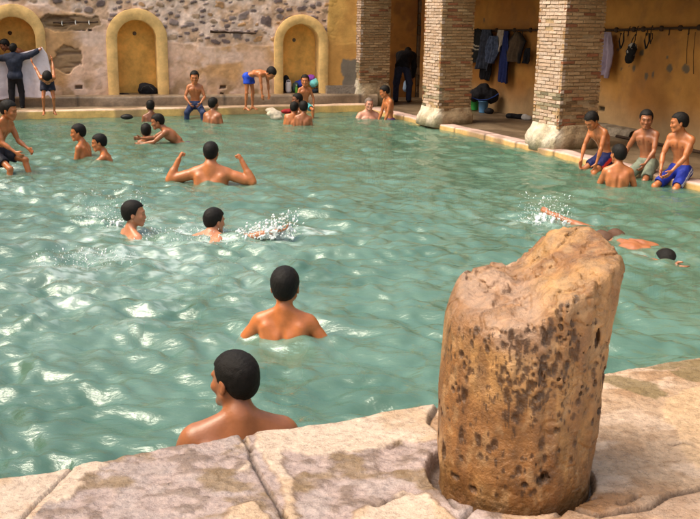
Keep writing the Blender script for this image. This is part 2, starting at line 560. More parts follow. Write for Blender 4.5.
    for (c, ax, r, cc) in tints:
        d = np.linalg.norm(((V - c) @ ax.T) / r, axis=1)
        if cc is None: continue
        wgt = np.clip((1.25 - d) / .5, 0, 1)[:, None]
        col = col * (1 - wgt) + np.array(cc) * wgt
    base = off.copy()
    o = mesh_np('person', V, Q, SKIN[tone], col=col)
    o.location = base
    tag(o, label, cat, group)
    # hair
    if hair != 'none':
        hh = {'short': .0055, 'buzz': .004, 'thick': .0092}[hair] * H
        G = Shape()
        G.ell(Hd(0, -.012, .035), hx, np.array([.076, .096, .083]) * H + hh, .02)
        G.ell(Hd(0, -.045, -.015), hx, np.array([.058, .055, .055]) * H + hh * .6, .03)
        def cut(X, Y, Z):
            d = np.stack([X, Y, Z], -1) - hc
            x, y, z = d @ hr / H, d @ hf / H, d @ hu / H
            lim = np.interp(y, [-.12, -.075, -.03, -.012, .02, .034, .05, .10], [-.075, -.066, -.05, -.005, -.012, .035, .066, .068])
            nz = (fbm(X * 120, Y * 120, Z * 60, 3) - .5)
            e = lim - z + nz * .012
            return np.maximum(0, np.maximum(e * H + .0, -.05) + 0) * 3 + nz * .0055
        Vh, Qh = G.mesh(.0042 if vox < .007 else min(vox, .006), noise=cut)
        ho = mesh_np('hair', Vh, Qh, hairmat or M_HAIR, o)
    # clothes
    def fold(amp, fr, sd_):
        return lambda X, Y, Z: (fbm(X * fr, Y * fr, Z * fr * .6, 3, sd_) - .5) * amp
    if shorts is not None:
        G = Shape()
        g = .012
        G.ell(Pp(0, 0, .0), pf, np.array([.150, .105 * t ** .5, .11]) * s + g, .03)
        for q in (-1, 1):
            G.ell(Pp(q * .075, -.055, -.03), pf, np.array([.082, .08 * t, .088]) * s + g, .03 * s)
        for (hp, kn, an, td, sd) in legs:
            e = hp + td * .41 * s * short_len
            r1 = (.083 + (.052 - .083) * short_len) * s * t + g + .012
            G.cone(hp, e, .083 * s * t + g, r1, .03 * s)
            G.ell(e + td * (r1 + .03), np.eye(3), np.full(3, r1 + .02), .004, '-')
        G.half(Pp(0, 0, .075), pf[2])
        Vs, Qs = G.mesh(min(vox, .008), noise=fold(.016, 22, 3))
        cs = np.ones((len(Vs), 3)) * np.array(shorts)
        if stripe is not None:
            for qi, (hp, kn, an, td, sd) in enumerate(legs):
                q = -1 if qi == 0 else 1
                latv = unit(pf[0] * q - td * (pf[0] * q @ td))
                d = Vs - hp
                al = d @ td; la_ = d @ latv; fw = d @ np.cross(td, latv)
                rad = np.sqrt(np.maximum(la_ ** 2 + fw ** 2, 1e-6))
                ang = np.abs(fw) / rad
                m = (la_ > 0) & (al > -.05) & ((ang < stripe[1]) & ((stripe[2] == 0) | (ang > stripe[2])))
                cs[m] = stripe[0]
        mesh_np('shorts', Vs, Qs, M_SHORTS, o, col=cs)
    if wear:
        if 'jacket' in wear:
            G = Shape(); g = .026
            for q_ in S.p[:n_torso]:
                if q_[6] != '+': continue
                if q_[0] == 'c': G.cone(q_[1], q_[2], q_[3] + g, q_[4] + g, q_[5] + .01)
                else: G.ell(q_[1], q_[2], q_[3] + g, q_[5] + .01)
            G.cone(C(0, -.02, .36), C(0, -.01, .42), .06 * s + g * .6, .055 * s + g * .6, .02)
            for q in (-1, 1): G.ell(C(q * .165 * bw, -.005, .315), cf, np.full(3, .062 * s + g), .03)
            for (sh, el, wr, fd, pv, wv) in arms:
                G.cone(sh, el, .05 * s + g, .042 * s + g, .03)
                G.cone(el, wr, .042 * s + g, .036 * s + g * .7, .02)
                G.ell(wr + fd * .05, np.eye(3), np.full(3, .05), .004, '-')
            G.half(Pp(0, 0, -.10), -pf[2])
            Vs, Qs = G.mesh(.010, noise=fold(.03, 16, 5))
            mesh_np('jacket', Vs, Qs, wear['jacket'], o)
        if 'trousers' in wear:
            G = Shape(); g = .018
            G.ell(Pp(0, 0, .0), pf, np.array([.150, .105, .11]) * s + g, .03)
            for q in (-1, 1):
                G.ell(Pp(q * .075, -.055, -.03), pf, np.array([.082, .08 * t, .088]) * s + g * .6, .03 * s)
            fl = wear.get('tlen', 1.0)
            for (hp, kn, an, td, sd) in legs:
                G.cone(hp, kn, .083 * s * t + g, .056 * s * t + g, .03)
                G.cone(kn, kn + (an - kn) * fl, .054 * s * t + g, .042 * s * t + g, .02)
            G.half(Pp(0, 0, .085), pf[2])
            Vs, Qs = G.mesh(.009, noise=fold(.022, 20, 8))
            mesh_np('trousers', Vs, Qs, wear['trousers'], o)
        if 'shoes' in wear:
            for (hp, kn, an, td, sd) in legs:
                G = Shape()
                fdv = unit(np.array([F[0], F[1], 0]))
                G.cone(an + sd * .045 * s - fdv * .03 * s, an + sd * .05 * s + fdv * .15 * s, .042 * s, .038 * s, .02)
                Vs, Qs = G.mesh(.008)
                mesh_np('shoe', Vs, Qs, wear['shoes'], o)
    o['_w'] = [float(x) for x in (arms[0][2] + off)] + [float(x) for x in (arms[1][2] + off)]
    hands = (arms[0][2] + off + arms[0][3] * .06, arms[1][2] + off + arms[1][3] * .06)
    del o['_w']
    return o, hands

M_SHORTS = cloth('wet_shorts', (1, 1, 1), .6, .2, .4, attr=True)

# ------------------------------------------------------------------ plan of the place
BL = np.array([-6.30, 15.56]); CR = np.array([.28, 18.09]); NR = np.array([5.51, 5.93]); NL = np.array([-1.42, 2.71])
KZ = .08                                              # walkway level on the right
WA = np.array([-6.17, 16.79]); WDIR = unit(np.array([1.0, .288])); WN = np.array([-WDIR[1], WDIR[0]])   # back wall (x right, y into the wall)
E2 = unit(NR - CR); E1 = np.array([-E2[1], E2[0]])    # along the colonnade towards the camera, and outwards to the right
if E1[0] < 0: E1 = -E1
def frame_mat(o, xd):
    yd = np.array([-xd[1], xd[0]])
    return Matrix(((xd[0], yd[0], 0, o[0]), (xd[1], yd[1], 0, o[1]), (0, 0, 1, o[2] if len(o) > 2 else 0), (0, 0, 0, 1)))
MW = frame_mat((WA[0], WA[1], 0), WDIR)
def onplane(o, xd, px, py):
    yd = np.array([-xd[1], xd[0]])
    d = ray(px, py)
    t = ((np.array(o[:2]) - EYE[:2]) @ yd) / (d[:2] @ yd)
    p = EYE + d * t
    return float((p[:2] - o[:2]) @ xd), float(p[2])
def wl(px, py): return onplane(WA, WDIR, px, py)
def Wp(s, z, y=0):
    p = WA + WDIR * s + WN * y
    return np.array([p[0], p[1], z])

# ------------------------------------------------------------------ water
def bil(s, t): 
    a = BL + (CR - BL) * s[..., None]; b = NL + (NR - NL) * s[..., None]
    return a + (b - a) * t[..., None]
def wave_h(X, Y):
    Z = np.zeros_like(X)
    wx = X + .35 * (fbm(X * .9, Y * .9, 0, 3, 40) - .5) + .1 * (fbm(X * 3, Y * 3, 0, 2, 41) - .5)
    wy = Y + .35 * (fbm(X * .9, Y * .9, 5, 3, 42) - .5) + .1 * (fbm(X * 3, Y * 3, 5, 2, 43) - .5)
    r = np.random.default_rng(5)
    for i in range(64):
        lam = .11 * (6.0 ** r.random())
        th = r.normal(1.40, .75)
        kx, ky = math.cos(th) * 2 * math.pi / lam, math.sin(th) * 2 * math.pi / lam
        ph = r.random() * 6.283
        w_ = np.sin(kx * wx + ky * wy + ph)
        Z += lam ** .98 * .0112 * (w_ + .28 * np.cos(2 * (kx * wx + ky * wy + ph)))
    Z *= .75 + .7 * fbm(X * .5, Y * .5, 9, 2, 44)
    for (cx, cy, amp, R0) in RINGS:
        d = np.hypot(X - cx, Y - cy)
        Z += amp * np.sin((d - R0) * 2 * math.pi / .26 + 1.5 * fbm(X * 2, Y * 2, 2, 2, 45)) * np.exp(-d / .55)
    calm = .36 + .44 * sstep(11.5, 4.5, Y + .25 * X) + .14 * sstep(15, 9, Y)
    return Z * calm
RINGS = [(-.40, 3.55, .010, .1), (-.37, 5.1, .010, .1), (-1.54, 10.2, .014, .1), (-1.78, 7.74, .012, 0), (-.9, 7.7, .018, 0), (1.75, 8.4, .012, 0), (-3.2, 11.7, .010, 0), (-2.8, 13.4, .01, 0), (2.95, 10.4, .01, 0)]
nt_ = 640; ns_ = 330
tt = np.linspace(0, 1, nt_) ** .80
ss = np.linspace(0, 1, ns_)
S_, T_ = np.meshgrid(ss, tt)
P2 = bil(S_, T_)
HX = wave_h(P2[..., 0], P2[..., 1])
edge = np.minimum(np.minimum(S_ * 7, (1 - S_) * 7), np.minimum(T_ * 13, (1 - T_) * 13))
HX = HX * (.4 + .6 * sstep(0, .3, edge))
Vw = np.concatenate([P2.reshape(-1, 2), HX.reshape(-1, 1)], 1)
idx = np.arange(nt_ * ns_).reshape(nt_, ns_)
Fw = np.stack([idx[:-1, :-1], idx[1:, :-1], idx[1:, 1:], idx[:-1, 1:]], -1).reshape(-1, 4)
# closed body of water: skirt and bottom
rim = np.concatenate([idx[0, :], idx[1:, -1], idx[-1, -2::-1], idx[-2:0:-1, 0]])
nb = len(Vw)
Vb = Vw[rim].copy(); Vb[:, 2] = -1.40
Vw = np.concatenate([Vw, Vb])
k = np.arange(len(rim)); k2 = (k + 1) % len(rim)
Fs = np.stack([rim[k], rim[k2], nb + k2, nb + k], 1)
Vw = np.concatenate([Vw, [[Vb[:, 0].mean(), Vb[:, 1].mean(), -1.40]]])
c_ = len(Vw) - 1
Fbtm = np.stack([nb + k, nb + k2, np.full(len(k), c_), np.full(len(k), c_)], 1)
Fall = np.concatenate([Fw, Fs])
# foam: churned places, plus a milky light haze, kept as a colour of the water surface
fx, fy = P2[..., 0], P2[..., 1]
foam_haze = np.zeros_like(fx)
for (cx, cy, rx, ry, a) in [(-1.9, 7.1, 1.0, .7, .8), (-1.0, 7.7, .9, .35, 1.0), (-1.6, 6.2, 1.2, .8, .6), (-2.1, 8.3, .7, .5, .7), (-2.6, 9.2, .8, .5, .35), (-.5, 7.85, .45, .25, 1.1), (1.65, 8.45, .5, .3, .8), (2.2, 7.3, .5, .18, .4), (-3.7, 10.3, .5, .3, .5), (-1.3, 5.3, 1.0, .7, .35), (-3.5, 9.6, .6, .5, .4)]:
    foam_haze += a * np.exp(-(((fx - cx) / rx) ** 2 + ((fy - cy) / ry) ** 2))
tex = fbm(fx * 7, fy * 7, 0, 5, 60)
foam_haze = np.clip(foam_haze, 0, 1) * sstep(.46, .66, tex + .10 * np.clip(foam_haze, 0, 1)) * (.35 + .65 * sstep(.42, .60, fbm(fx * 26, fy * 34, 0, 3, 61))) * .8
foam_haze = np.maximum(foam_haze, .22 * np.exp(-(((fx + 1.7) / 1.6) ** 2 + ((fy - 6.9) / 2.2) ** 2)) * sstep(.35, .6, fbm(fx * 3, fy * 4, 0, 4, 62)))  # broad milky light over the left middle water, put into its colour
colw = np.zeros((len(Vw), 3)); colw[:nt_ * ns_, 0] = foam_haze.ravel()
m = bpy.data.materials.new('pool_water'); m.use_nodes = True
n, l = m.node_tree.nodes, m.node_tree.links
n.remove(n['Principled BSDF'])
out = n['Material Output']
tc = n.new('ShaderNodeTexCoord')
n1 = n.new('ShaderNodeTexNoise'); n1.inputs['Scale'].default_value = 11; n1.inputs['Detail'].default_value = 5; n1.inputs['Roughness'].default_value = .55
mp_ = n.new('ShaderNodeMapping'); mp_.inputs['Scale'].default_value = (.8, 1.7, 1); mp_.inputs['Rotation'].default_value = (0, 0, .3)
l.new(tc.outputs['Object'], mp_.inputs['Vector']); l.new(mp_.outputs[0], n1.inputs['Vector'])
bp = n.new('ShaderNodeBump'); bp.inputs['Strength'].default_value = .50; bp.inputs['Distance'].default_value = .03
l.new(n1.outputs['Fac'], bp.inputs['Height'])
dif = n.new('ShaderNodeBsdfDiffuse'); 
n2 = n.new('ShaderNodeTexNoise'); n2.inputs['Scale'].default_value = 1.3; n2.inputs['Detail'].default_value = 4
l.new(tc.outputs['Object'], n2.inputs['Vector'])
rmp = n.new('ShaderNodeValToRGB')
rmp.color_ramp.elements[0].position = .35; rmp.color_ramp.elements[0].color = (.10, .215, .145, 1)
rmp.color_ramp.elements[1].position = .65; rmp.color_ramp.elements[1].color = (.165, .31, .225, 1)
l.new(n2.outputs['Fac'], rmp.inputs[0])
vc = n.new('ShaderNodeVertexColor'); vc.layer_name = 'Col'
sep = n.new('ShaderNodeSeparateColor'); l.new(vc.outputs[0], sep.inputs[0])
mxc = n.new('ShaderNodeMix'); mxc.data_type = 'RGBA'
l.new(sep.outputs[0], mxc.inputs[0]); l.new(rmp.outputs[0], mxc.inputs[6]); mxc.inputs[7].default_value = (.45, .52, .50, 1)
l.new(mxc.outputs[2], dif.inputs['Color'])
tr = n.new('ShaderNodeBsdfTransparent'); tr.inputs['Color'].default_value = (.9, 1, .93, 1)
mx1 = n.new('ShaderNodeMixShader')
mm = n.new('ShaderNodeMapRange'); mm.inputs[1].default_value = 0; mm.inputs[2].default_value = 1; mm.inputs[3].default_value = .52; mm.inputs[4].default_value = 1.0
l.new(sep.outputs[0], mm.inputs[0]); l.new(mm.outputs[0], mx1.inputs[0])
l.new(tr.outputs[0], mx1.inputs[1]); l.new(dif.outputs[0], mx1.inputs[2])
gl = n.new('ShaderNodeBsdfGlossy'); gl.inputs['Roughness'].default_value = .04; gl.inputs['Color'].default_value = (.92, 1, 1, 1)
l.new(bp.outputs[0], gl.inputs['Normal'])
fr = n.new('ShaderNodeFresnel'); fr.inputs['IOR'].default_value = 1.65; l.new(bp.outputs[0], fr.inputs['Normal'])
mx2 = n.new('ShaderNodeMixShader'); l.new(fr.outputs[0], mx2.inputs[0]); l.new(mx1.outputs[0], mx2.inputs[1]); l.new(gl.outputs[0], mx2.inputs[2])
l.new(mx2.outputs[0], out.inputs['Surface'])
va = n.new('ShaderNodeVolumeAbsorption'); va.inputs['Color'].default_value = (.25, .62, .45, 1); va.inputs['Density'].default_value = 2.4
l.new(va.outputs[0], out.inputs['Volume'])
M_WATER = m
V_ = Vw
me_f = np.concatenate([Fall, ]) 
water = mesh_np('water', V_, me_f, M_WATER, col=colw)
tag(water, kind='structure')

# ------------------------------------------------------------------ basin, ground, pavements
def quad3(p, z): return (p[0], p[1], z)
b = MB()
lo_, hi_ = -1.36, .0
poly = [BL, CR, NR, NL]
cen = sum(poly) / 4
pin = [p + unit(p - cen) * .0 for p in poly]
b.poly([quad3(p, lo_) for p in (NL, NR, CR, BL)])
for i in range(4):
    p, q = pin[i], pin[(i + 1) % 4]
    b.poly([quad3(p, lo_), quad3(q, lo_), quad3(q, -.03), quad3(p, -.03)])
o = b.build('pool_basin', M_BASIN); tag(o, kind='structure')
# big ground sheet with the pool left open
b = MB()
big = [np.array(p, float) for p in ((-70, 80), (70, 80), (70, -60), (-70, -60))]
outp = [p + unit(p - cen) * .35 for p in poly]
for i in range(4):
    j = (i + 1) % 4
    b.poly([quad3(big[i], .035), quad3(outp[i], .035), quad3(outp[j], .035), quad3(big[j], .035)])
M_GROUND = mat('ground_stone', (.30, .22, .14), .85, .3, 1.5, .4, 12)
o = b.build('ground', M_GROUND); tag(o, kind='structure')

def strip(name, p0, p1, inner, outer, z, mat_, h=.045, colf=None, drop=.3, edge_noise=.015, rnd=.02, kind='structure', seed=0, hn=.012):
    """kerb-like band: from p0 to p1, spreading from 'inner' to 'outer' along the normal, top at z"""
    p0, p1 = np.array(p0, float), np.array(p1, float)
    L = np.linalg.norm(p1 - p0); d = (p1 - p0) / L; nn = np.array([-d[1], d[0]])
    if (cen - p0) @ nn > 0: nn = -nn
    nu = int(L / h) + 1; W = outer - inner; nv = max(int(W / h), 2) + 1
    u = np.linspace(0, L, nu); v = np.linspace(0, W, nv)
    prof = [(0, -drop), (0, -rnd * 1.5), (rnd * .3, -rnd * .4)] + [(max(x, rnd), 0) for x in v[0:]] + [(W, -drop)]
    prof = np.array(prof)
    U, K = np.meshgrid(u, np.arange(len(prof)), indexing='ij')
    VV = prof[K, 0] + inner; ZZ = prof[K, 1] + z
    en = (fbm(U * 2.2, 0 * U, seed, 4, 70 + seed) - .5) * 2 * edge_noise
    front = np.clip(1 - (VV - inner) / .25, 0, 1)
    VV = VV + en * front * 2
    top = K >= 2
    PX = p0[0] + d[0] * U + nn[0] * VV; PY = p0[1] + d[1] * U + nn[1] * VV
    ZZ = ZZ + np.where(top & (K < len(prof) - 1), (fbm(PX * 3, PY * 3, 1, 4, 71 + seed) - .5) * 2 * hn, 0)
    Vv = np.stack([PX, PY, ZZ], -1).reshape(-1, 3)
    id_ = np.arange(nu * len(prof)).reshape(nu, len(prof))
    Ff = np.stack([id_[:-1, :-1], id_[1:, :-1], id_[1:, 1:], id_[:-1, 1:]], -1).reshape(-1, 4)
    nrm_up = np.cross(Vv[Ff[0, 1]] - Vv[Ff[0, 0]], Vv[Ff[0, 3]] - Vv[Ff[0, 0]])
    e = len(prof) // 2
    q = Ff.reshape(nu - 1, -1, 4)[0, e]
    if np.cross(Vv[q[1]] - Vv[q[0]], Vv[q[3]] - Vv[q[0]])[2] < 0: Ff = Ff[:, ::-1]
    cc = colf(U.ravel(), (VV - inner).ravel(), ZZ.ravel() - z) if colf else None
    o = mesh_np(name, Vv, Ff, mat_, col=cc)
    return tag(o, kind=kind)
def lerp(a, b, t): 
    t = np.asarray(t)[..., None]
    return np.array(a) * (1 - t) + np.array(b) * t
def kerb_col(U, V, Z):
    m = fbm(U * 1.7, V * 3, 0, 4, 80)
    c = lerp((.66, .42, .13), (.72, .50, .37), sstep(-.03, -.005, Z))        # yellow face, pale top
    c = lerp(c, (.26, .17, .09), sstep(.52, .68, m) * .7)
    j = (np.abs((U / .9 + .3) % 1 - .5) > .487)
    return np.where(j[:, None], c * .35, c)
strip('kerb', BL - (CR - BL) * .3, CR + unit(CR - BL) * .05, 0, .20, .14, M_KERB, colf=kerb_col, drop=.35, seed=1)
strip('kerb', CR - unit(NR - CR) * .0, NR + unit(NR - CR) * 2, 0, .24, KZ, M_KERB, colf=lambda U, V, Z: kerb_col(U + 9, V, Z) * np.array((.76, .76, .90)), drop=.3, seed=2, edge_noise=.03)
strip('kerb', NL + unit(NL - BL) * 1, BL, 0, .30, .13, M_KERB, colf=kerb_col, drop=.3, seed=3)
# back walkway and step below the wall
def wet_col(U, V, Z):
    m = fbm(U * 2.5, V * 4, 0, 4, 85)
    return lerp((.20, .135, .08), (.34, .24, .15), sstep(.35, .7, m))
M_WALKC = mat('walk_stone', (1, 1, 1), .45, .3, 8, .6, 25, attr=True, bdist=.015)
strip('pavement', BL - unit(CR - BL) * 3 , CR + unit(CR - BL) * .05, .20, 2.0, .125, M_WALKC, colf=wet_col, drop=.1, seed=4, edge_noise=.0)
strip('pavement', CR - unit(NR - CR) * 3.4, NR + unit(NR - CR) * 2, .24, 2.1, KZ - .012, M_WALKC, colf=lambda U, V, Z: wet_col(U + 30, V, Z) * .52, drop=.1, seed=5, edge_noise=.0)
strip('pavement', NL + unit(NL - BL) * 1, BL - unit(NL - BL) * 2, .30, 2.6, .12, M_WALKC, colf=wet_col, drop=.1, seed=6, edge_noise=0)

# stone step along the foot of the back wall (local wall coordinates)
def step_block():
    x = np.arange(-4, 6.9, .05)
    prof = [(-.26, .08), (-.262, .26), (-.25, .292), (-.22, .302), (-.12, .305), (0, .306), (.06, .306)]
    U, K = np.meshgrid(x, np.arange(len(prof)), indexing='ij'); pr = np.array(prof)
    Yv = pr[K, 0] + (fbm(U * 1.5, K * .5, 0, 4, 90) - .5) * .04 * (K < 5); Zv = pr[K, 1] + (fbm(U * 2, K * .7, 3, 4, 91) - .5) * .018 * (K > 0)
    V = np.stack([U, Yv, Zv], -1).reshape(-1, 3)
    i = np.arange(len(x) * len(prof)).reshape(len(x), -1)
    Fq = np.stack([i[:-1, :-1], i[1:, :-1], i[1:, 1:], i[:-1, 1:]], -1).reshape(-1, 4)
    m = fbm(V[:, 0] * 1.6, V[:, 1] * 3, V[:, 2] * 3, 4, 92)
    c = lerp((.17, .115, .07), (.30, .21, .135), sstep(.35, .65, m))
    c = np.where((np.abs((V[:, 0] / 1.3) % 1 - .5) > .492)[:, None], c * .4, c)
    o = mesh_np('stone_step', V, Fq, M_WALKC, col=c); o.matrix_world = MW
    tag(o, 'long brown stone step running along the foot of the back wall', 'step')
step_block()

# ------------------------------------------------------------------ back wall with three niches
niches = []
for (xo0, xo1, xi0, xi1, yi, yo) in ((-16, 47, -7, 37, 17, 4), (107, 168, 118, 157, 20, 8.5), (274, 328, 283, 319, 24, 14.5)):
    xm = (xi0 + xi1) / 2
    a0, a1 = wl(xi0, 60)[0], wl(xi1, 60)[0]; o0, o1 = wl(xo0, 60)[0], wl(xo1, 60)[0]
    zt = wl(xm, yi)[1]; zo = wl(xm, yo)[1]
    niches.append(dict(c=(a0 + a1) / 2, a=(a1 - a0) / 2, oa=(o1 - o0) / 2, oc=(o0 + o1) / 2, top=zt, otop=zo))
wall = empty('stone_wall', 'tall pinkish plastered back wall with rubble stones showing above and yellow arched niches', 'wall')
wall.matrix_world = MW
EYEL = wl(340, 30)[0]
def wall_grid():
    xs = np.concatenate([np.arange(-4.5, -.3, .06), np.arange(-.3, 7.1, .0155)])
    zs = np.concatenate([np.arange(.22, 2.35, .0155), np.arange(2.35, 4.7, .05)])
    X, Z = np.meshgrid(xs, zs, indexing='ij')
    # masks laid out in metres on the wall
    n_ = fbm(X * 1.3, Z * 1.3, 0, 5, 100); n2_ = fbm(X * 6, Z * 6, 0, 4, 101); n3 = fbm(X * 22, Z * 22, 0, 3, 102)
    c = lerp((.72, .47, .34), (.60, .34, .16), sstep(.42, .62, n_))
    c = lerp(c, (.78, .56, .46), sstep(.52, .66, fbm(X * 2.2, Z * 3.1, 4, 4, 103)) * .8)
    c = lerp(c, (.38, .23, .11), sstep(.55, .75, n2_) * .45)
    c = c * (.84 + .3 * n3)[..., None]
    Yd = (n2_ - .5) * .02 + (n3 - .5) * .008
    low = sstep(.75, .32, Z + (n_ - .5) * .5)                        # damp flaking foot of the wall
    c = lerp(c, (.30, .19, .095), low * (.25 + .6 * sstep(.4, .6, n2_)))
    # stone rubble where the plaster has gone: edge rises to the left
    xb = [wl(p, 20)[0] for p in (-60, 48, 60, 90, 112, 165, 200, 240, 272)]
    zb = [wl(p, q)[1] for p, q in ((-60, 4), (48, 4), (60, 11), (90, 14), (112, 24), (170, 40), (200, 46), (240, 46), (272, 44))]
    lim = np.interp(X, xb, zb) + (fbm(X * 4, Z * 4, 0, 4, 104) - .5) * .16
    bare = sstep(-.01, .02, Z - lim)
    c = lerp(c, lerp((.76, .56, .46), (.62, .40, .27), sstep(.4, .6, fbm(X * 5, Z * 5, 3, 4, 105))) * (.75 + .5 * n3)[..., None], bare)
    Yd = Yd + bare * ((n2_ - .5) * .03 + .012)
    # embedded stones
    r = np.random.default_rng(3)
    placed = []
    for i in range(5200):
        sx, sz = r.uniform(-1.5, 6.0), r.uniform(1.15, 4.6)
        if sz < np.interp(sx, xb, zb) + .05: continue
        ra = r.uniform(.03, .115); rb = ra * r.uniform(.4, .8)
        if any(abs(sx - q[0]) < (ra + q[2]) * .97 and abs(sz - q[1]) < (rb + q[3]) * 1.25 for q in placed): continue
        placed.append((sx, sz, ra, rb))
    S1 = wl(265, 21); placed = [q for q in placed if abs(q[0] - S1[0]) > .15 or abs(q[1] - S1[1]) > .14]
    placed.append((S1[0] + .05, S1[1], .12, .095))
    for (sx, sz, ra, rb) in placed:
        m0 = (xs > sx - ra * 1.6) & (xs < sx + ra * 1.6); m1 = (zs > sz - rb * 1.8) & (zs < sz + rb * 1.8)
        if not m0.any() or not m1.any(): continue
        g = np.ix_(m0, m1)
        th = r.uniform(-.35, .35); dx = X[g] - sx; dz = Z[g] - sz
        u = (dx * math.cos(th) + dz * math.sin(th)) / ra; v = (-dx * math.sin(th) + dz * math.cos(th)) / rb
        p = r.uniform(2.2, 4)
        d = (np.abs(u) ** p + np.abs(v) ** p) ** (1 / p) + (fbm(X[g] * 14, Z[g] * 14, sx * 3, 3, 107) - .5) * 1.15
        mk = sstep(1.0, .82, d)
        k_ = r.random()
        sc = (.115, .085, .09) if k_ < .45 else ((.20, .155, .15) if k_ < .72 else ((.30, .20, .13) if k_ < .9 else ((.46, .24, .10) if k_ < .95 else (.06, .045, .05))))
        sc = np.array(sc) * r.uniform(.8, 1.25)
        tint_ = (.7 + .6 * fbm(X[g] * 25, Z[g] * 25, 0, 2, 108))[..., None]
        c[g] = c[g] * (1 - mk[..., None] * .9) + sc * tint_ * mk[..., None] * .9
        rimm = sstep(1.25, 1.05, d) * (1 - mk)
        Yd[g] += -mk * r.uniform(.0, .02) + rimm * .012
    # patches where plaster fell off in front of coursed masonry
    for (px, py, rx, ry, sd) in ((72, 23, .46, .15, 1), (57, 22, .30, .13, 5), (67, 60, .26, .22, 2), (136, 60, .0, .0, 3)):
        if rx == 0: continue
        cx, cz = wl(px, py)
        d = np.sqrt(((X - cx) / rx) ** 2 + ((Z - cz) / ry) ** 2) + (fbm(X * 7, Z * 7, sd, 4, 110 + sd) - .5) * .9
        mk = sstep(1.02, .95, d)
        rows = fbm(X * 3, Z * 22, sd, 4, 113)
        cc = lerp((.30, .19, .105), (.19, .115, .07), sstep(.5, .65, rows))
        c = lerp(c, cc, mk * .92)
        Yd += mk * (.022 + .02 * sstep(.45, .7, rows))
    # sockets and small holes
    for (px, py, rx, rz) in ((79, 87, .055, .03), (223, 87, .055, .028), (90, 30, .03, .02), (222, 96, .03, .06)):
        cx, cz = wl(px, py)
        d = np.maximum(np.abs(X - cx) / rx, np.abs(Z - cz) / rz) + (n2_ - .5) * .5
        mk = sstep(1.05, .9, d)
        Yd += mk * .06; c = lerp(c, (.10, .06, .04), mk * .8)
    # yellow painted stretch on the right and its grey repair
    xr = wl(327, 50)[0]
    z_ = np.interp(Z, [.3, 1.6, 2.4, 4.7], [xr, xr, xr + .06, xr + .1]) + (n2_ - .5) * .02
    yl = sstep(-.01, .01, X - z_)
    cy_ = lerp((.64, .37, .11), (.55, .28, .08), sstep(.4, .65, fbm(X * 2, Z * 2, 8, 4, 115)))
    cy_ = cy_ * (.85 + .3 * n2_)[..., None]
    gx, gz = wl(352, 78)
    dg = np.maximum((gx - X) / .22, (Z - gz) / .42) + (fbm(X * 5, Z * 5, 1, 4, 116) - .5) * .8
    cy_ = lerp(cy_, (.20, .165, .13), sstep(1.0, .8, dg))
    c = lerp(c, cy_, yl); Yd = Yd * (1 - yl * .7)
    Yg = Yd
    V = np.stack([X, Yg, Z], -1).reshape(-1, 3)
    i = np.arange(V.shape[0]).reshape(X.shape)
    Fq = np.stack([i[:-1, :-1], i[1:, :-1], i[1:, 1:], i[:-1, 1:]], -1).reshape(-1, 4)
    ctr = V[Fq].mean(1)
    keep = np.ones(len(Fq), bool)
    for nn in niches:
        sp = nn['top'] - nn['a'] 
        rr = nn['a'] + .03
        inside = (np.abs(ctr[:, 0] - nn['c']) < rr) & (ctr[:, 2] < sp) | (np.hypot(ctr[:, 0] - nn['c'], ctr[:, 2] - sp) < rr)
        keep &= ~inside
    o = mesh_np('wall_face', V, Fq[keep], M_PLASTER, wall, col=c.reshape(-1, 3))
wall_grid()
def arch_pts(c, r, top, z0, n=28):
    sp = top - r
    return [(c - r, z0)] + [(c + r * math.cos(math.pi - math.pi * i / n), sp + r * math.sin(math.pi - math.pi * i / n)) for i in range(n + 1)] + [(c + r, z0)]
for q, nn in enumerate(niches):
    z0 = .30
    root = wall
    # surround: a raised painted band, its reveal running back into the recess
    inn = arch_pts(nn['c'], nn['a'], nn['top'], z0, 40); ou = arch_pts(nn['oc'], nn['oa'], nn['otop'], z0, 40)
    rows = []
    for j, (t, y) in enumerate(((1.0, .02), (1.0, -.030), (.96, -.040), (.5, -.042), (.06, -.040), (.0, -.028), (0., .34))):
        row = []
        for (a, b2) in zip(inn, ou):
            wob = (random.random() - .5) * .006
            row.append((a[0] + (b2[0] - a[0]) * t + wob, y + wob, a[1] + (b2[1] - a[1]) * t + wob * (a[1] > z0)))
        rows.append(row)
    V = np.array(rows).reshape(-1, 3); i = np.arange(len(V)).reshape(len(rows), -1)
    Fq = np.stack([i[:-1, :-1], i[1:, :-1], i[1:, 1:], i[:-1, 1:]], -1).reshape(-1, 4)
    sur = mesh_np('niche_surround', V, Fq, M_OCHRE, wall)
    b = MB()
    b.poly([(x, .33, z) for x, z in arch_pts(nn['c'], nn['a'] + .02, nn['top'] + .02, z0 - .02, 40)])
    b.build('niche_back', M_OCHRE_IN, wall)
    b = MB(); b.box((nn['c'] - nn['a'] - .02, -.05, z0 - .05), (nn['c'] + nn['a'] + .02, .34, z0 + .012), (1, 1, 1), .004)
    b.build('niche_sill', M_WALK, wall)
    # little spout
    sx, sz = onplane(WA + WN * .33, WDIR, *((10, 33), (134.5, 33.5), (294, 40))[q])
    b = MB()
    b.lathe([(.0, .0), (.032, .0), (.036, .006), (.030, .014), (.012, .018), (.012, .06), (.016, .062), (.016, .08), (.0, .08)], seg=14)
    sp_ = b.build('water_spout', M_IRON if q == 0 else mat('spout_metal_%d' % q, (.16, .14, .12), .45, .2, 30, metal=.6), wall, True)
    sp_.location = (sx, .33, sz); sp_.rotation_euler = (math.radians(90), 0, 0)
# solid mass of the wall: sides, top and back
b = MB()
b.box((-4.5, .40, .05), (7.1, .75, 4.7)); b.box((-4.5, .05, 4.66), (7.1, .41, 4.74))
b.box((7.08, -.0, .05), (7.12, .41, 4.66))
b.build('wall_core', M_PLASTER, wall)
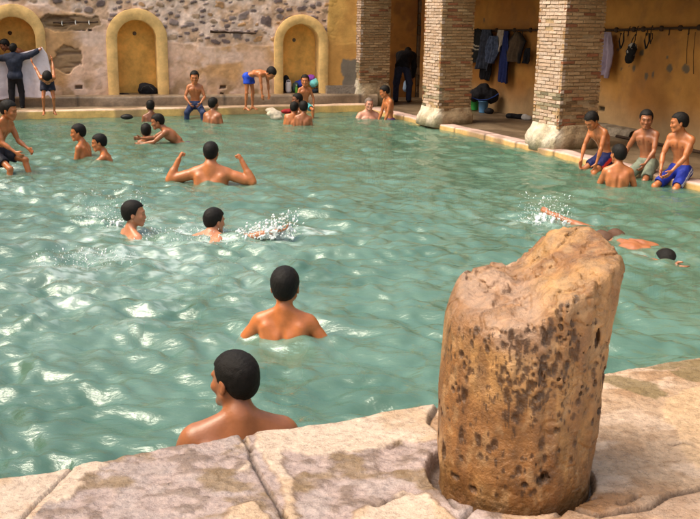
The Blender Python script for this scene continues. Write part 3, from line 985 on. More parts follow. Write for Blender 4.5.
# rusty rails let into the wall
for q, (xa, xb_, yy) in enumerate(((53, 98, 23), (210, 256, 31.5))):
    (s0, z0), (s1, z1) = wl(xa, yy), wl(xb_, yy - (1 if q == 0 else -2))
    rt = empty('wall_hook_rail', ('rusty rail with white hooks on the bare patch beside the left niche', 'rusty broken iron rail set in the rubble stones above the bathers')[q], 'rail')
    b = MB()
    pts = [(s0 + (s1 - s0) * i / 10, -.03 + random.uniform(-.006, .006), z0 + (z1 - z0) * i / 10 + random.uniform(-.008, .008)) for i in range(11)]
    b.tube(pts, [.017 + random.uniform(-.004, .008) for _ in pts], 7)
    b.build('rail', M_IRON, rt, True, MW)
    for i in (2, 5, 8):
        if q: 
            b = MB(); p = pts[i]
            b.tube([p, (p[0], .03, p[2] + .0)], .014, 6); b.build('bracket', M_IRON, rt, True, MW)
            continue
        p = pts[i]; b = MB()
        b.tube([(p[0], -.04, p[2] + .03), (p[0] - .005, -.075, p[2] - .01), (p[0], -.08, p[2] - .04), (p[0], -.10, p[2] - .03)], .009, 6)
        b.build('hook', mat('pale_hook_%d' % i, (.5, .48, .45), .5), rt, True, MW)
# grey block under the yellow stretch
s0, z0 = wl(325, 98); s1, z1 = wl(352, 85)
b = MB(); b.box((s0, -.16, .295), (s1 + .02, -.002, z1), (.24, .19, .15), .012)
o = b.build('stone_block', M_PLINTH, None, False, MW); tag(o, 'low grey stone block against the yellow wall beside the first brick pillar', 'stone block')

# ------------------------------------------------------------------ colonnade: three brick pillars and their beam
def pillar(near, side, plz, label, seed, ztop=2.42, plf=.035):
    """near = corner towards the camera and the pool; grows along E1 (right) and -E2 (away)"""
    r = random.Random(seed)
    M = Matrix(((E1[0], -E2[0], 0, near[0]), (E1[1], -E2[1], 0, near[1]), (0, 0, 1, 0), (0, 0, 0, 1)))
    root = empty('brick_pillar', label, 'pillar'); root.matrix_world = M
    b = MB()
    b.box((.012, .012, KZ), (side - .012, side - .012, ztop), (.40, .27, .15))
    b.build('mortar_core', M_BRICK, root)
    b = MB()
    ch, bl, jt = .0475, .185, .012
    z = plz - .04; c = 0
    while z < ztop - .04:
        for f in range(4):
            u = (-.5 if c % 2 else 0) * bl + (.09 if f % 2 else 0) * 0
            while u < side - .01:
                a0, a1 = max(u, -.0) + (.0 if u <= 0 else jt / 2), min(u + bl, side) - (0 if u + bl >= side else jt / 2)
                if a1 - a0 > .03:
                    pool = f == 3
                    # erosion: lower courses and random broken bricks sit back
                    wear = r.random()
                    rec = 0
                    hole = wear < (.018 if not pool else .01) or (z < plz + .35 and wear < .12)
                    if hole: rec = r.uniform(.02, .05)
                    pr = r.uniform(-.004, .006) - rec
                    k = r.random()
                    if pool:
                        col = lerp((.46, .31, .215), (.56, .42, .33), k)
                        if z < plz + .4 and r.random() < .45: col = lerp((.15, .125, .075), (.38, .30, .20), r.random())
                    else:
                        col = lerp((.36, .195, .085), (.49, .31, .165), k)
                        if k > .90: col = np.array((.30, .11, .05))
                        if z < plz + .3 and r.random() < .25: col = col * .55
                    if hole: col = np.array((.17, .10, .05))
                    col = tuple(np.array(col) * r.uniform(.88, 1.1) * (1 if f == 3 else .86))  # pool side painted paler, other sides darker, as the light falls
                    z1 = z + ch - jt + r.uniform(-.002, .003)
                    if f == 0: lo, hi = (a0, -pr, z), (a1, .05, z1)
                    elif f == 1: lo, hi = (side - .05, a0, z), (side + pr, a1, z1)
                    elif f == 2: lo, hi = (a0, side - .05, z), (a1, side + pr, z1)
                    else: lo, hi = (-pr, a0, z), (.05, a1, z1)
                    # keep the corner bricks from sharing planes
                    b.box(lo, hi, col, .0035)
                u += bl
        z += ch; c += 1
    b.build('brickwork', M_BRICK, root)
    # flaring stone foot
    G = Shape()
    nlev = 9
    axm = np.array([[1, 0, 0], [0, 1, 0], [0, 0, 1.0]])
    V = []; rows = 12; seg = 26
    prof = [(plf + .02, -.08), (plf + .03, .0), (plf + .03, .35), (plf + .015, .6), (plf * .6, .75), (plf * .25, .88), (.004, 1.0), (-.03, 1.03)]
    P_ = []; cc = []
    for (o_, t) in prof:
        zz = KZ + (plz - KZ) * t if t > 0 else KZ - .05
        for f in range(4):
            for i in range(seg):
                a = i / seg
                e = o_
                L = side + 2 * e
                if f == 0: p = (-e + L * a, -e)
                elif f == 1: p = (side + e, -e + L * a)
                elif f == 2: p = (side + e - L * a, side + e)
                else: p = (-e, side + e - L * a)
                P_.append((p[0], p[1], zz))
    P_ = np.array(P_)
    nz = (fbm(P_[:, 0] * 5 + seed, P_[:, 1] * 5, P_[:, 2] * 6, 4, 120) - .5)
    cx = side / 2
    d = P_[:, :2] - cx; dn = d / np.linalg.norm(d, axis=1)[:, None]
    P_[:, :2] += dn * (nz * .07)[:, None]
    # rounded corners
    rr = np.linalg.norm(d, axis=1); lim = cx * 1.22 + plf * .9
    P_[:, :2] -= dn * (np.maximum(rr - lim, 0) * .45)[:, None]
    P_[:, 0] -= .055 * sstep(side * .5, 0, P_[:, 0]) * sstep(plz, plz * .45, P_[:, 2])
    P_[:, 2] += nz * .04 * (P_[:, 2] > KZ)
    N = 4 * seg; i = np.arange(len(P_)).reshape(len(prof), N)
    Fq = np.stack([i[:-1], np.roll(i[:-1], -1, 1), np.roll(i[1:], -1, 1), i[1:]], -1).reshape(-1, 4)
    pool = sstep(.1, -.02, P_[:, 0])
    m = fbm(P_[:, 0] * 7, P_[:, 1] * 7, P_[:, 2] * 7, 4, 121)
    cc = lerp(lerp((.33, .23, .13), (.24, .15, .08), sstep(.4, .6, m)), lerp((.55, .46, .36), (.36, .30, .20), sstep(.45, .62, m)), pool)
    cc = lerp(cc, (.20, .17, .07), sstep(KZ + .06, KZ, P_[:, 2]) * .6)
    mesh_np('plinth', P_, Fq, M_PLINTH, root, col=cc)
    return M
P1n = at(366, 105.5, KZ); P2n = at(440, 124, KZ); P3n = at(558, 149, KZ)
for p, oo in ((P1n, -.01), (P2n, -.02), (P3n, .13)):      # stand the corners close behind the pool edge
    off = (p[:2] - CR) @ E1
    p[:2] += E1 * (oo - off)
pillar(P1n, .62, .55, 'first brick pillar at the pool corner, farthest from the camera, on a tall worn stone foot', 1)
pillar(P2n, .59, .32, 'middle brick pillar with broken reddish bricks between the dark passage and the row of hung clothes', 2)
pillar(P3n, .62, .38, 'nearest brick pillar with mossy pale lower bricks beside the seated boys', 3)
P4n = P3n.copy(); P4n[:2] += E2 * 3.6
pillar(P4n, .52, .40, 'brick pillar beyond the right side of the view', 4)
# beam and roof over the passage (unseen, above the view; hung low to shade the passage)
def lm(o): return Matrix(((E1[0], -E2[0], 0, o[0]), (E1[1], -E2[1], 0, o[1]), (0, 0, 1, 0), (0, 0, 0, 1)))
arc = empty('colonnade_roof', 'unseen flat roof and plastered beam on the brick pillars, set low to shade the passage', 'roof'); arc.matrix_world = lm(CR)
b = MB(); b.box((.08, -14, 2.42), (.66, .6, 3.3)); b.build('beam', M_OCHRE, arc)
b = MB(); b.box((-.02, -14, 3.302), (3.2, 3.2, 3.5)); b.build('roof_slab', M_GROUND, arc)

# ------------------------------------------------------------------ ochre wall behind the passage
RA = at(511, 114, KZ)[:2]; RB = at(698, 149, KZ)[:2]
RD = unit(RB - RA)
RO = RA - RD * 6.5
MR = Matrix(((RD[0], -RD[1], 0, RO[0]), (RD[1], RD[0], 0, RO[1]), (0, 0, 1, 0), (0, 0, 0, 1)))
def rl(px, py): return onplane(RO, RD, px, py)
rear = empty('ochre_wall', 'dark ochre painted wall behind the passage with grey patches and rust streaks', 'wall'); rear.matrix_world = MR
xs = np.concatenate([np.arange(0, 3.5, .06), np.arange(3.5, 12.5, .022), np.arange(12.5, 19, .1)]); zs = np.concatenate([np.arange(.0, 2.4, .022), np.arange(2.4, 4.35, .1)])
X, Z = np.meshgrid(xs, zs, indexing='ij')
n_ = fbm(X * 1.1, Z * 1.1, 0, 5, 130); n2_ = fbm(X * 6, Z * 6, 0, 4, 131)
c = lerp((.52, .24, .055), (.40, .17, .04), sstep(.4, .62, n_)); c = lerp(c, (.30, .14, .05), sstep(.55, .75, n2_) * .4)
low = sstep(.75, .2, Z + (n_ - .5) * .5); c = lerp(c, (.42, .30, .17), low * .7)
Yd = (n2_ - .5) * .012
for (px, py, rx, rz) in ((670, 69, .075, .06), (685.5, 69, .085, .06), (634, 68, .03, .05), (646, 76, .04, .05), (653, 75, .03, .045), (621, 69, .02, .018), (629, 66, .02, .012), (641, 53, .05, .05), (618, 50, .035, .03), (484, 20, .03, .04), (667, 57, .02, .02)):
    cx, cz = rl(px, py)
    d = np.hypot((X - cx) / rx, (Z - cz) / rz) + (fbm(X * 14, Z * 14, px, 3, 132) - .5) * 1.1
    mk = sstep(1.1, .85, d); c = lerp(c, (.11, .10, .075), mk * .85); Yd += mk * .006
cx, cz = rl(601, 109); d = np.maximum(np.abs(X - cx) / .07, np.abs(Z - cz) / .035); mk = sstep(1.05, .95, d); c = lerp(c, (.06, .04, .02), mk); Yd += mk * .05
V = np.stack([X, -Yd * -1, Z], -1).reshape(-1, 3); i = np.arange(len(V)).reshape(X.shape)
Fq = np.stack([i[:-1, :-1], i[1:, :-1], i[1:, 1:], i[:-1, 1:]], -1).reshape(-1, 4)
mesh_np('wall_face', V, Fq, M_OCHREWALL, rear, col=c.reshape(-1, 3))
b = MB(); b.box((0, .09, 0), (19, .5, 4.3)); b.build('wall_core', M_OCHRE, rear)
# rough stone bench at its foot
s0, _ = rl(598, 140); s1, z1 = rl(634, 136)
zb_ = rl(606, 124)[1]
xs = np.arange(s0 - .1, s1 + .15, .03)
prof = [(-.20, .02), (-.21, zb_ - .10), (-.18, zb_ - .02), (-.10, zb_), (-.003, zb_ + .01)]
U, K = np.meshgrid(xs, np.arange(5), indexing='ij'); pr = np.array(prof)
V = np.stack([U, pr[K, 0] + (fbm(U * 4, K * 1., 0, 4, 140) - .5) * .04 * (K < 4), pr[K, 1] + (fbm(U * 3, K * 1., 4, 3, 141) - .5) * .03], -1).reshape(-1, 3)
i = np.arange(len(V)).reshape(U.shape); Fq = np.stack([i[:-1, :-1], i[1:, :-1], i[1:, 1:], i[:-1, 1:]], -1).reshape(-1, 4)
m_ = fbm(V[:, 0] * 9, V[:, 1] * 9, V[:, 2] * 9, 4, 142)
o = mesh_np('stone_bench', V, Fq, M_PLINTH, col=lerp((.30, .24, .18), (.17, .13, .09), sstep(.4, .6, m_))); o.matrix_world = MR
tag(o, 'low rough grey stone bench at the foot of the ochre wall behind the seated boys', 'bench')
# drain pipe lying along the walkway
b = MB(); s0, _ = rl(690, 165); b.tube([(s0 - 1.2 + .4 * i, -.33, .105) for i in range(9)], .022, 8)
o = b.build('floor_pipe', M_IRON, None, True, MR); tag(o, 'thin dark pipe lying on the walkway behind the right hand boys', 'pipe')

# end wall of the passage, with a doorway
EO = np.array(atY(392, 60, 20.5)[:2]); ED = unit(np.array([1.0, .30])); EO = EO - ED * 1.2
ME = frame_mat((EO[0], EO[1], 0), ED)
def el_(px, py): return onplane(EO, ED, px, py)
endw = empty('end_wall', 'ochre end wall of the passage with a dark doorway between the far pillars', 'wall'); endw.matrix_world = ME
d0 = el_(417, 60)[0]; d1 = el_(450, 60)[0]
xs = np.arange(-.3, d0, .03); zs = np.arange(0, 4.3, .03); X, Z = np.meshgrid(xs, zs, indexing='ij')
c = lerp((.52, .26, .07), (.38, .18, .06), sstep(.42, .6, fbm(X * 1.6, Z * 1.6, 0, 4, 150))); c = lerp(c, (.25, .13, .06), sstep(.56, .7, fbm(X * 7, Z * 7, 0, 3, 151)) * .5)
V = np.stack([X, (fbm(X * 6, Z * 6, 0, 3, 152) - .5) * .015, Z], -1).reshape(-1, 3); i = np.arange(len(V)).reshape(X.shape)
Fq = np.stack([i[:-1, :-1], i[1:, :-1], i[1:, 1:], i[:-1, 1:]], -1).reshape(-1, 4)
mesh_np('wall_face', V, Fq, M_OCHREWALL, endw, col=c.reshape(-1, 3))
b = MB()
z = .0; r = random.Random(4)
while z < 4.2:
    hh = r.uniform(.14, .26)
    b.box((d0 + .003, -.03 + r.uniform(-.01, .01), z), (d0 + r.uniform(.19, .25), .5, z + hh - .012), tuple(np.array((.16, .11, .07)) * r.uniform(.6, 1.4)), .006); z += hh
b.build('door_jamb', M_PLINTH, endw)
b = MB(); b.box((d0 + .26, 2.2, 0), (d1 + 2, 2.3, 4.3), (.05, .035, .025)); b.box((d0 + .05, .5, 0), (d0 + .2, 2.3, 4.3), (.06, .04, .03)); b.box((d1, -.02, 0), (d1 + 3, .4, 4.3), (.3, .16, .06))  # near-black boxes paint the darkness of the corridor behind the opening
b.box((d0, .0, 2.9), (d1, 2.3, 4.32), (.2, .12, .06))
b.build('door_recess', M_PLINTH, endw)
b = MB(); b.box((-1.6, .08, 0), (d0, .5, 4.3), (.4, .22, .08)); b.build('wall_core', M_PLINTH, endw)
# left side wall of the court, outside the view
LO = BL - unit(NL - BL) * 3 ; LN = -E1
o_ = empty('side_wall', 'plastered court wall beyond the left edge of the pool', 'wall')
b = MB(); LD = unit(NL - BL); nleft = np.array([LD[1], -LD[0]])
if nleft[0] > 0: nleft = -nleft
pa, pb_ = BL + nleft * 2.6 - LD * 3, NL + nleft * 2.6 + LD * 3
b.poly([(pa[0], pa[1], 0), (pb_[0], pb_[1], 0), (pb_[0], pb_[1], 3.2), (pa[0], pa[1], 3.2)], (.5, .33, .2))
pa2, pb2 = pa + nleft * .5, pb_ + nleft * .5
b.poly([(pa2[0], pa2[1], 0), (pa2[0], pa2[1], 3.2), (pb2[0], pb2[1], 3.2), (pb2[0], pb2[1], 0)], (.5, .33, .2))
b.poly([(pa[0], pa[1], 3.2), (pb_[0], pb_[1], 3.2), (pb2[0], pb2[1], 3.2), (pa2[0], pa2[1], 3.2)], (.5, .33, .2))
b.build('wall_face', M_PLASTER, o_)

# ------------------------------------------------------------------ near ledge of stone slabs
LZ = .30
LDr = unit(np.array([1.0, .465])); LNr = np.array([LDr[1], -LDr[0]])      # along the edge to the right; towards the camera
LO_ = NL - LDr * .9
def pxl(*pts): return [at(x, y, LZ)[:2] for x, y in pts]
def segd(X, Y, a, b):
    a, b = np.array(a), np.array(b); d = b - a; L = d @ d
    t = np.clip(((X - a[0]) * d[0] + (Y - a[1]) * d[1]) / L, 0, 1)
    return np.hypot(X - a[0] - d[0] * t, Y - a[1] - d[1] * t)
def pathd(X, Y, pts):
    r = np.full(X.shape, 9.)
    for a, b2 in zip(pts[:-1], pts[1:]): r = np.minimum(r, segd(X, Y, a, b2))
    return r
def inpoly(X, Y, pts):                 # signed distance, positive inside
    d = pathd(X, Y, list(pts) + [pts[0]]); ins = np.zeros(X.shape, bool)
    n_p = len(pts)
    for i in range(n_p):
        (x0, y0), (x1, y1) = pts[i], pts[(i + 1) % n_p]
        cnd = ((y0 > Y) != (y1 > Y)) & (X < (x1 - x0) * (Y - y0) / (y1 - y0 + 1e-12) + x0)
        ins ^= cnd
    return np.where(ins, d, -d)
SX, SY, SRAD = .565, 2.92, .262        # the column stump
def ledge():
    h = .0072
    us = np.arange(0, 4.9, h); vs = np.arange(0, 1.75, h)
    prof = [(-.0, -.55), (-.004, -.10), (0, -.035), (.006, -.012)] + [(v + .014, 0) for v in vs]
    pr = np.array(prof)
    U, K = np.meshgrid(us, np.arange(len(pr)), indexing='ij')
    Vv = pr[K, 0]; Zz = pr[K, 1] + LZ
    wob = (fbm(U * 1.6, U * 0, 0, 4, 160) - .5) * .07 + (fbm(U * 9, U * 0, 0, 3, 161) - .5) * .02
    Vv = Vv + wob * np.clip(1 - Vv / .2, 0, 1)
    X = LO_[0] + LDr[0] * U + LNr[0] * Vv; Y = LO_[1] + LDr[1] * U + LNr[1] * Vv
    wx = X + (fbm(X * 9, Y * 9, 0, 4, 162) - .5) * .10; wy = Y + (fbm(X * 9, Y * 9, 7, 4, 163) - .5) * .10
    jx = X + (fbm(X * 6, Y * 6, 0, 4, 164) - .5) * .035; jy = Y + (fbm(X * 6, Y * 6, 7, 4, 165) - .5) * .035
    P = pxl
    jAB = P((88, 452), (60, 478), (22, 519)) ; jAB = [jAB[0] + (jAB[0] - jAB[1]) * 2] + jAB + [jAB[-1] + (jAB[-1] - jAB[1]) * 6]
    jBC = P((246, 440), (262, 475), (285, 519)); jBC = [jBC[0] + (jBC[0] - jBC[1]) * .5] + jBC + [jBC[-1] + (jBC[-1] - jBC[0]) * 3]
    jCD = [P((437, 396))[0], P((430, 425))[0], np.array([SX - .1, SY])] 
    jDE = P((640, 512), (668, 497), (705, 484)); jDE = [np.array([SX + .10, SY - .2])] + P((600, 519)) + jDE + P((800, 462)) + [np.array([4.5, 3.1])]
    jCE = [np.array([SX - .05, SY - .1])] + P((462, 519)) + [np.array([.2, 1.2])]
    cracks = [P((391, 447), (400, 443), (413, 446), (424, 452)), P((375, 507), (390, 500), (405, 494)), P((672, 444), (685, 442), (699, 447)), P((441, 494), (455, 512)), P((640, 497), (622, 508)), P((560, 519), (575, 505), (600, 500))]
    rough = fbm(X * 22, Y * 22, 0, 4, 166); med = fbm(X * 6, Y * 6, 0, 4, 167); big_ = fbm(X * 1.6, Y * 1.6, 0, 3, 168); fine = fbm(X * 60, Y * 60, 0, 2, 169)
    # which slab
    sideAB = lambda pts: np.cross(np.array(pts[-1]) - np.array(pts[0]), np.stack([jx - pts[0][0], jy - pts[0][1]], -1))
    sAB = sideAB(jAB) ; sBC = sideAB(jBC)
    ident = np.full(X.shape, 2)
    right_AB = sAB > 0; right_BC = sBC > 0
    ident[~right_AB] = 0; ident[right_AB & ~right_BC] = 1
    ang = np.interp(jy, sorted([p[1] for p in jCD]), [p[0] for p in sorted(jCD, key=lambda q: q[1])])
    ident[(ident == 2) & (jx > ang) & (jy > SY)] = 3
    bd = sorted([(p[0], p[1]) for p in jDE]); yb = np.interp(jx, [p[0] for p in bd], [p[1] for p in bd])
    xce = np.interp(jy, [1.2, SY - .1], [.2, SX - .05])
    ident[(ident == 2) & (jy <= SY) & (jx > xce)] = 3
    ident[(ident == 3) & (jy < yb)] = 4
    # colour
    cream = lerp((.46, .36, .275), (.54, .44, .35), rough); cream = lerp(cream, (.40, .27, .15), sstep(.54, .70, med) * .6)
    grey = lerp((.34, .265, .24), (.20, .145, .115), sstep(.46, .64, rough)); grey = lerp(grey, (.35, .29, .27), sstep(.52, .66, fbm(X * 10, Y * 14, 3, 4, 170)) * .8)
    grey = lerp(grey, (.19, .125, .055), sstep(.56, .68, fbm(X * 7, Y * 11, 6, 4, 171)) * .8)
    tan_ = lerp((.40, .28, .18), (.32, .20, .11), sstep(.4, .65, med)); tan_ = lerp(tan_, (.50, .375, .27), sstep(.48, .62, fbm(X * 5 + Y * 3, Y * 16 - X * 6, 0, 5, 172)) * .9)
    tan_ = lerp(tan_, (.26, .15, .075), sstep(.55, .7, rough) * .5)
    mc = np.zeros(X.shape)                       # 1 where the cream skin survives
    def reg(pts, ed=.008): return sstep(-ed, ed, inpoly(wx, wy, pts))
    cregs = [P((252, 430), (300, 422), (440, 396), (440, 445), (425, 447), (400, 441), (389, 446), (330, 452), (284, 452), (282, 462), (292, 482), (296, 519), (283, 530), (285, 505), (272, 470), (250, 448)),
             P((238, 460), (246, 462), (248, 469), (238, 470)), P((231, 440), (242, 438), (244, 446), (236, 447)), P((218, 540), (228, 505), (250, 500), (268, 512), (275, 540)),
             P((345, 540), (365, 506), (392, 500), (410, 492), (422, 497), (450, 512), (470, 545))]
    for c_ in cregs: mc = np.maximum(mc, reg(c_))
    mB = mc
    C = np.empty(X.shape + (3,))
    H = np.zeros(X.shape)
    fleck = sstep(.66, .70, fbm(X * 5.5, Y * 5.5, 9, 5, 173))
    for k_ in range(5):
        m_ = ident == k_
        if k_ == 0: cc = lerp(cream, (.44, .24, .10), sstep(.5, .62, fbm(X * 5, Y * 5, 2, 4, 174)) * .6); hh = (med - .5) * .012 + (rough - .5) * .004
        elif k_ in (1, 2):
            mk = np.maximum(mB, fleck * (k_ == 1)); cc = lerp(grey, cream, mk)
            rim_ = np.clip(mk * (1 - mk) * 4, 0, 1)
            cc = lerp(cc, (.16, .09, .045), rim_ * .55 * sstep(.4, .6, med))
            hh = mk * .007 + (1 - mk) * ((rough - .5) * .019 + (fine - .5) * .006) + mk * (rough - .5) * .004 + (med - .5) * .02
        elif k_ == 3:
            cc = tan_; hh = (med - .5) * .016 + (rough - .5) * .009 + (fine - .5) * .003
            sm = reg(P((665, 398), (700, 385), (740, 380), (760, 450), (700, 470), (680, 440), (668, 425)), .012)
            cc = lerp(cc, (.50, .345, .20), sm * .85); hh = hh + sm * .004
            for lp in (P((590, 379), (612, 374), (660, 384), (664, 394), (655, 398), (622, 388)), P((672, 372), (700, 365), (720, 372), (702, 382), (684, 380)), P((640, 368), (655, 362), (700, 358), (700, 366), (660, 372))):
                lk = reg(lp, .01); cc = lerp(cc, (.17, .125, .05), lk * .85)
            wt = sstep(.5, .1, np.hypot(X - SX - .1, Y - SY + .12)) ; cc = lerp(cc, (.20, .095, .035), wt * .75 * sstep(.35, .6, med))
            edge_ = sstep(.05, .0, Vv); cc = lerp(cc, (.56, .42, .33), edge_ * .7 * sstep(.4, .5, med))
        else: cc = lerp(tan_, (.40, .27, .19), .5); hh = (med - .5) * .012 + (rough - .5) * .006
        C[m_] = cc[m_]; H[m_] = hh[m_]
    g = np.minimum.reduce([pathd(jx, jy, jAB) + .004, pathd(jx, jy, jBC), pathd(jx, jy, jCD) + .002, pathd(jx, jy, jDE), pathd(jx, jy, jCE) + .002] )
    gw = .0035 + .006 * vn(X * 7, Y * 7, 0, 175)
    gd = sstep(gw * 2.0, gw * .6, g)
    for c_ in cracks:
        gd = np.maximum(gd, sstep(.012, .003, pathd(jx, jy, c_)) * .8)
    # socket round the stump, open on its left side
    rs = np.hypot(X - SX, (Y - SY)); an = np.arctan2(Y - SY, X - SX)
    lft = np.clip(-np.cos(an - .2), 0, 1)
    so_ = sstep(SRAD + .006 + .034 * lft + .02 * (med - .5), SRAD - .002 + .02 * lft, rs)
    lip = sstep(SRAD + .12, SRAD + .06, rs) * lft
    H = H + lip * .012 * (1 - so_)
    C = lerp(C, (.06, .035, .018), gd * .88); C = lerp(C, (.07, .042, .022), so_ * .85)
    H = H - gd * .020 - so_ * .045
    Zz = Zz + np.where(K >= 3, H, H * .4) + (big_ - .5) * .03
    Zz = np.where(K == 0, LZ - .55, Zz)
    C = np.where((K < 2)[..., None], C * np.array((.75, .7, .6)), C)
    V = np.stack([X, Y, Zz], -1).reshape(-1, 3)
    i = np.arange(len(V)).reshape(X.shape)
    Fq = np.stack([i[:-1, :-1], i[:-1, 1:], i[1:, 1:], i[1:, :-1]], -1).reshape(-1, 4)
    fid = ident.reshape(-1)[Fq[:, 0]]
    a, b_, c3 = V[Fq[50, 0]], V[Fq[50, 1]], V[Fq[50, 3]]
    if np.cross(b_ - a, c3 - a)[2] < 0: Fq = Fq[:, ::-1]
    labs = ['pale cream stone slab at the far left corner of the near pool edge', 'rough grey brown wet slab of the pool edge left of the narrow open joint',
            'pool edge slab with flaking cream skin over grey stone between the joint and the column stump', 'warm tan worn slab of the pool edge to the right of the column stump', 'smooth brownish slab at the bottom right below the broken joint']
    for k_ in range(5):
        f = Fq[fid == k_]
        used, inv = np.unique(f, return_inverse=True)
        o = mesh_np('stone_slab', V[used], inv.reshape(-1, 4), M_SLAB, col=C.reshape(-1, 3)[used] * np.array((1.0, .93, .90)))
        tag(o, labs[k_], 'stone slab', 'stone slabs along the near edge of the pool')
ledge()
# paving behind the slabs, round and behind the camera
b = MB()
q0 = LO_ + LNr * 1.74
b.poly([(*(q0 - LDr * 2), LZ - .03), (*(q0 - LDr * 2 + LNr * 9), LZ - .03), (*(q0 + LDr * 14 + LNr * 9), LZ - .03), (*(q0 + LDr * 14), LZ - .03)])
o = b.build('pavement', M_WALKC); tag(o, kind='structure')
q1 = LO_ + LDr * 4.88
b = MB(); b.box((0, 0, -.3), (8, 1.8, .28), (1.6, 1.1, .75)); 
o = b.build('pavement', M_WALK, None, False, Matrix(((LDr[0], LNr[0], 0, q1[0]), (LDr[1], LNr[1], 0, q1[1]), (0, 0, 1, 0), (0, 0, 0, 1)))); tag(o, kind='structure')

# ------------------------------------------------------------------ the antique column stump
def stump():
    h = .0046
    xs = np.arange(-.33, .35, h); ys = np.arange(-.33, .33, h); zs = np.arange(-.07, .93, h)
    X, Y, Z = np.meshgrid(xs, ys, zs, indexing='ij')
    th = np.arctan2(Y, X)
    n1 = fbm(X * 4, Y * 4, Z * 2.6, 3, 180) - .5
    n2 = fbm(X * 14, Y * 14, Z * 9, 4, 181) - .5; n3 = np.abs(fbm(X * 9, Y * 9, Z * 9, 4, 187) - .5)
    lean = .034 * sstep(.2, .85, Z)                       # it widens a little to the right at the top
    R = SRAD - .004 + .03 * n1 + .020 * n2 - .05 * np.maximum(.035 - n3, 0) * 4 * sstep(-.3, .2, X) + .010 * (Z / .8) - .012 * sstep(.12, 0, Z)
    fl = np.cos(th * 22 + 2.2 * n1) * .0042 * sstep(.05, .2, Z) * sstep(-.2, .5, np.sin(-th) * .4 + np.cos(th))
    A = np.hypot(X - lean * .7, Y) - R + fl
    Txy = .655 + .20 * Y + .03 * np.sin(X * 9 + 1)
    pk = sstep(-.055, .055, X + .35 * np.clip(-Y, -.1, .25) - .02) 
    rise = .035 * pk * (1 - .40 * sstep(-.06, -.25, Y)) + .34 * np.clip(X, 0, .24) * pk + .26 * np.clip(X - .07, 0, .15)
    Txy = Txy + rise - .02 * sstep(.27, .33, X) - .05 * sstep(-.19, -.27, X) - .03 * np.exp(-((X + .02) / .04) ** 2)
    Txy = Txy - .02 * sstep(.12, .24, Y) 
    B = (Z - Txy) * .9 + .035 * n1 + .045 * n2 + .05 * np.maximum(.05 - n3, 0) * 5
    k = .035
    hm = np.maximum(k - np.abs(A - B), 0) / k
    A = np.maximum(A, B) + hm * hm * k * .25
    NZ = fbm(X * 70, Y * 70, Z * 45, 2, 188).astype(np.float32)
    dep = np.zeros_like(A, dtype=np.float32)              # how deep in a pit (for the dirt that sits there)
    r = np.random.default_rng(8)
    def pit(px, py, pz, rx, rz, ry=None):
        nonlocal A
        ry = ry or rx
        m = [slice(max(int((c_ - q - lo) / h) - 3, 0), int((c_ + q - lo) / h) + 4) for c_, q, lo in ((px, rx, -.33), (py, ry, -.33), (pz, rz, -.07))]
        m = tuple(m)
        if min(A[m].shape) == 0: return
        k0 = np.sqrt(((X[m] - px) / rx) ** 2 + ((Y[m] - py) / ry) ** 2 + ((Z[m] - pz) / rz) ** 2) + (NZ[m] - .5) * 1.3
        D = (k0 - 1) * min(rx, ry, rz)
        A[m] = np.maximum(A[m], -D)
        dep[m] = np.maximum(dep[m], np.clip((1.35 - k0) * 2.5, 0, 1))
    def hit(px, py):                                     # photo point -> place on the front of the stump
        d = ray(px, py); ox, oy = -SX, -SY
        a_ = d[0] ** 2 + d[1] ** 2; b_ = 2 * (ox * d[0] + oy * d[1]); c_ = ox * ox + oy * oy - SRAD ** 2
        D = b_ * b_ - 4 * a_ * c_
        if D < 0: return None
        t = (-b_ - math.sqrt(D)) / (2 * a_)
        return ox + d[0] * t, oy + d[1] * t, CAMH + d[2] * t - LZ
    for i in range(560):                                  # the porous band
        px = r.normal(535, 38) if i % 3 else r.uniform(445, 600); py = r.uniform(300, 430) if i % 4 else r.uniform(290, 500)
        p = hit(px, py)
        if p is None: continue
        q = r.uniform(.0030, .0062) * (1.7 if i % 14 == 0 else 1)
        pit(p[0], p[1], p[2], q, q * r.uniform(.9, 2.6))
    for (px, py, rx, rz) in ((560, 301, .020, .024), (545, 305, .006, .006), (559, 285, .007, .005), (543, 479, .028, .021), (519, 355, .006, .07), (527, 395, .006, .05), (508, 415, .005, .05), (530, 330, .012, .018), (596, 338, .012, .03), (603, 375, .01, .04), (471, 320, .006, .006), (512, 438, .008, .03),
                             (452, 478, .025, .012), (470, 490, .02, .014), (540, 372, .006, .05), (577, 350, .006, .05), (522, 312, .010, .02), (500, 330, .007, .02), (550, 330, .006, .04)):
        p = hit(px, py)
        if p: pit(p[0], p[1], p[2], rx, rz, rx * .9)
    for i in range(160):
        a_ = r.uniform(0, 6.28); q = r.uniform(.004, .012)
        pit(math.cos(a_) * SRAD, math.sin(a_) * SRAD, r.uniform(.05, .75), q, q * r.uniform(.8, 2.5))
    A[0] = A[-1] = .1; A[:, 0] = A[:, -1] = .1; A[:, :, -1] = .1; A[:, :, 0] = .1
    V, Q = nets(A, np.array([-.33, -.33, -.07]), h)
    ii = np.clip(((V - np.array([-.33, -.33, -.07])) / h).astype(int), 0, np.array(A.shape) - 1)
    dp = dep[ii[:, 0], ii[:, 1], ii[:, 2]]
    x, y, z = V.T
    n_ = fbm(x * 7, y * 7, z * 4, 4, 183); f_ = fbm(x * 30, y * 30, z * 18, 3, 184); st = fbm(x * 26, y * 26, z * 2.2, 3, 185)
    c = lerp((.50, .31, .13), (.32, .165, .055), sstep(.38, .62, n_)); c = lerp(c, (.50, .35, .20), sstep(.52, .68, f_) * .6)
    c = lerp(c, (.20, .10, .04), sstep(.54, .66, st) * .55 * sstep(.75, .5, z))
    top = sstep(-.05, .0, z - (.60 + .20 * y)) * sstep(.06, -.02, x)
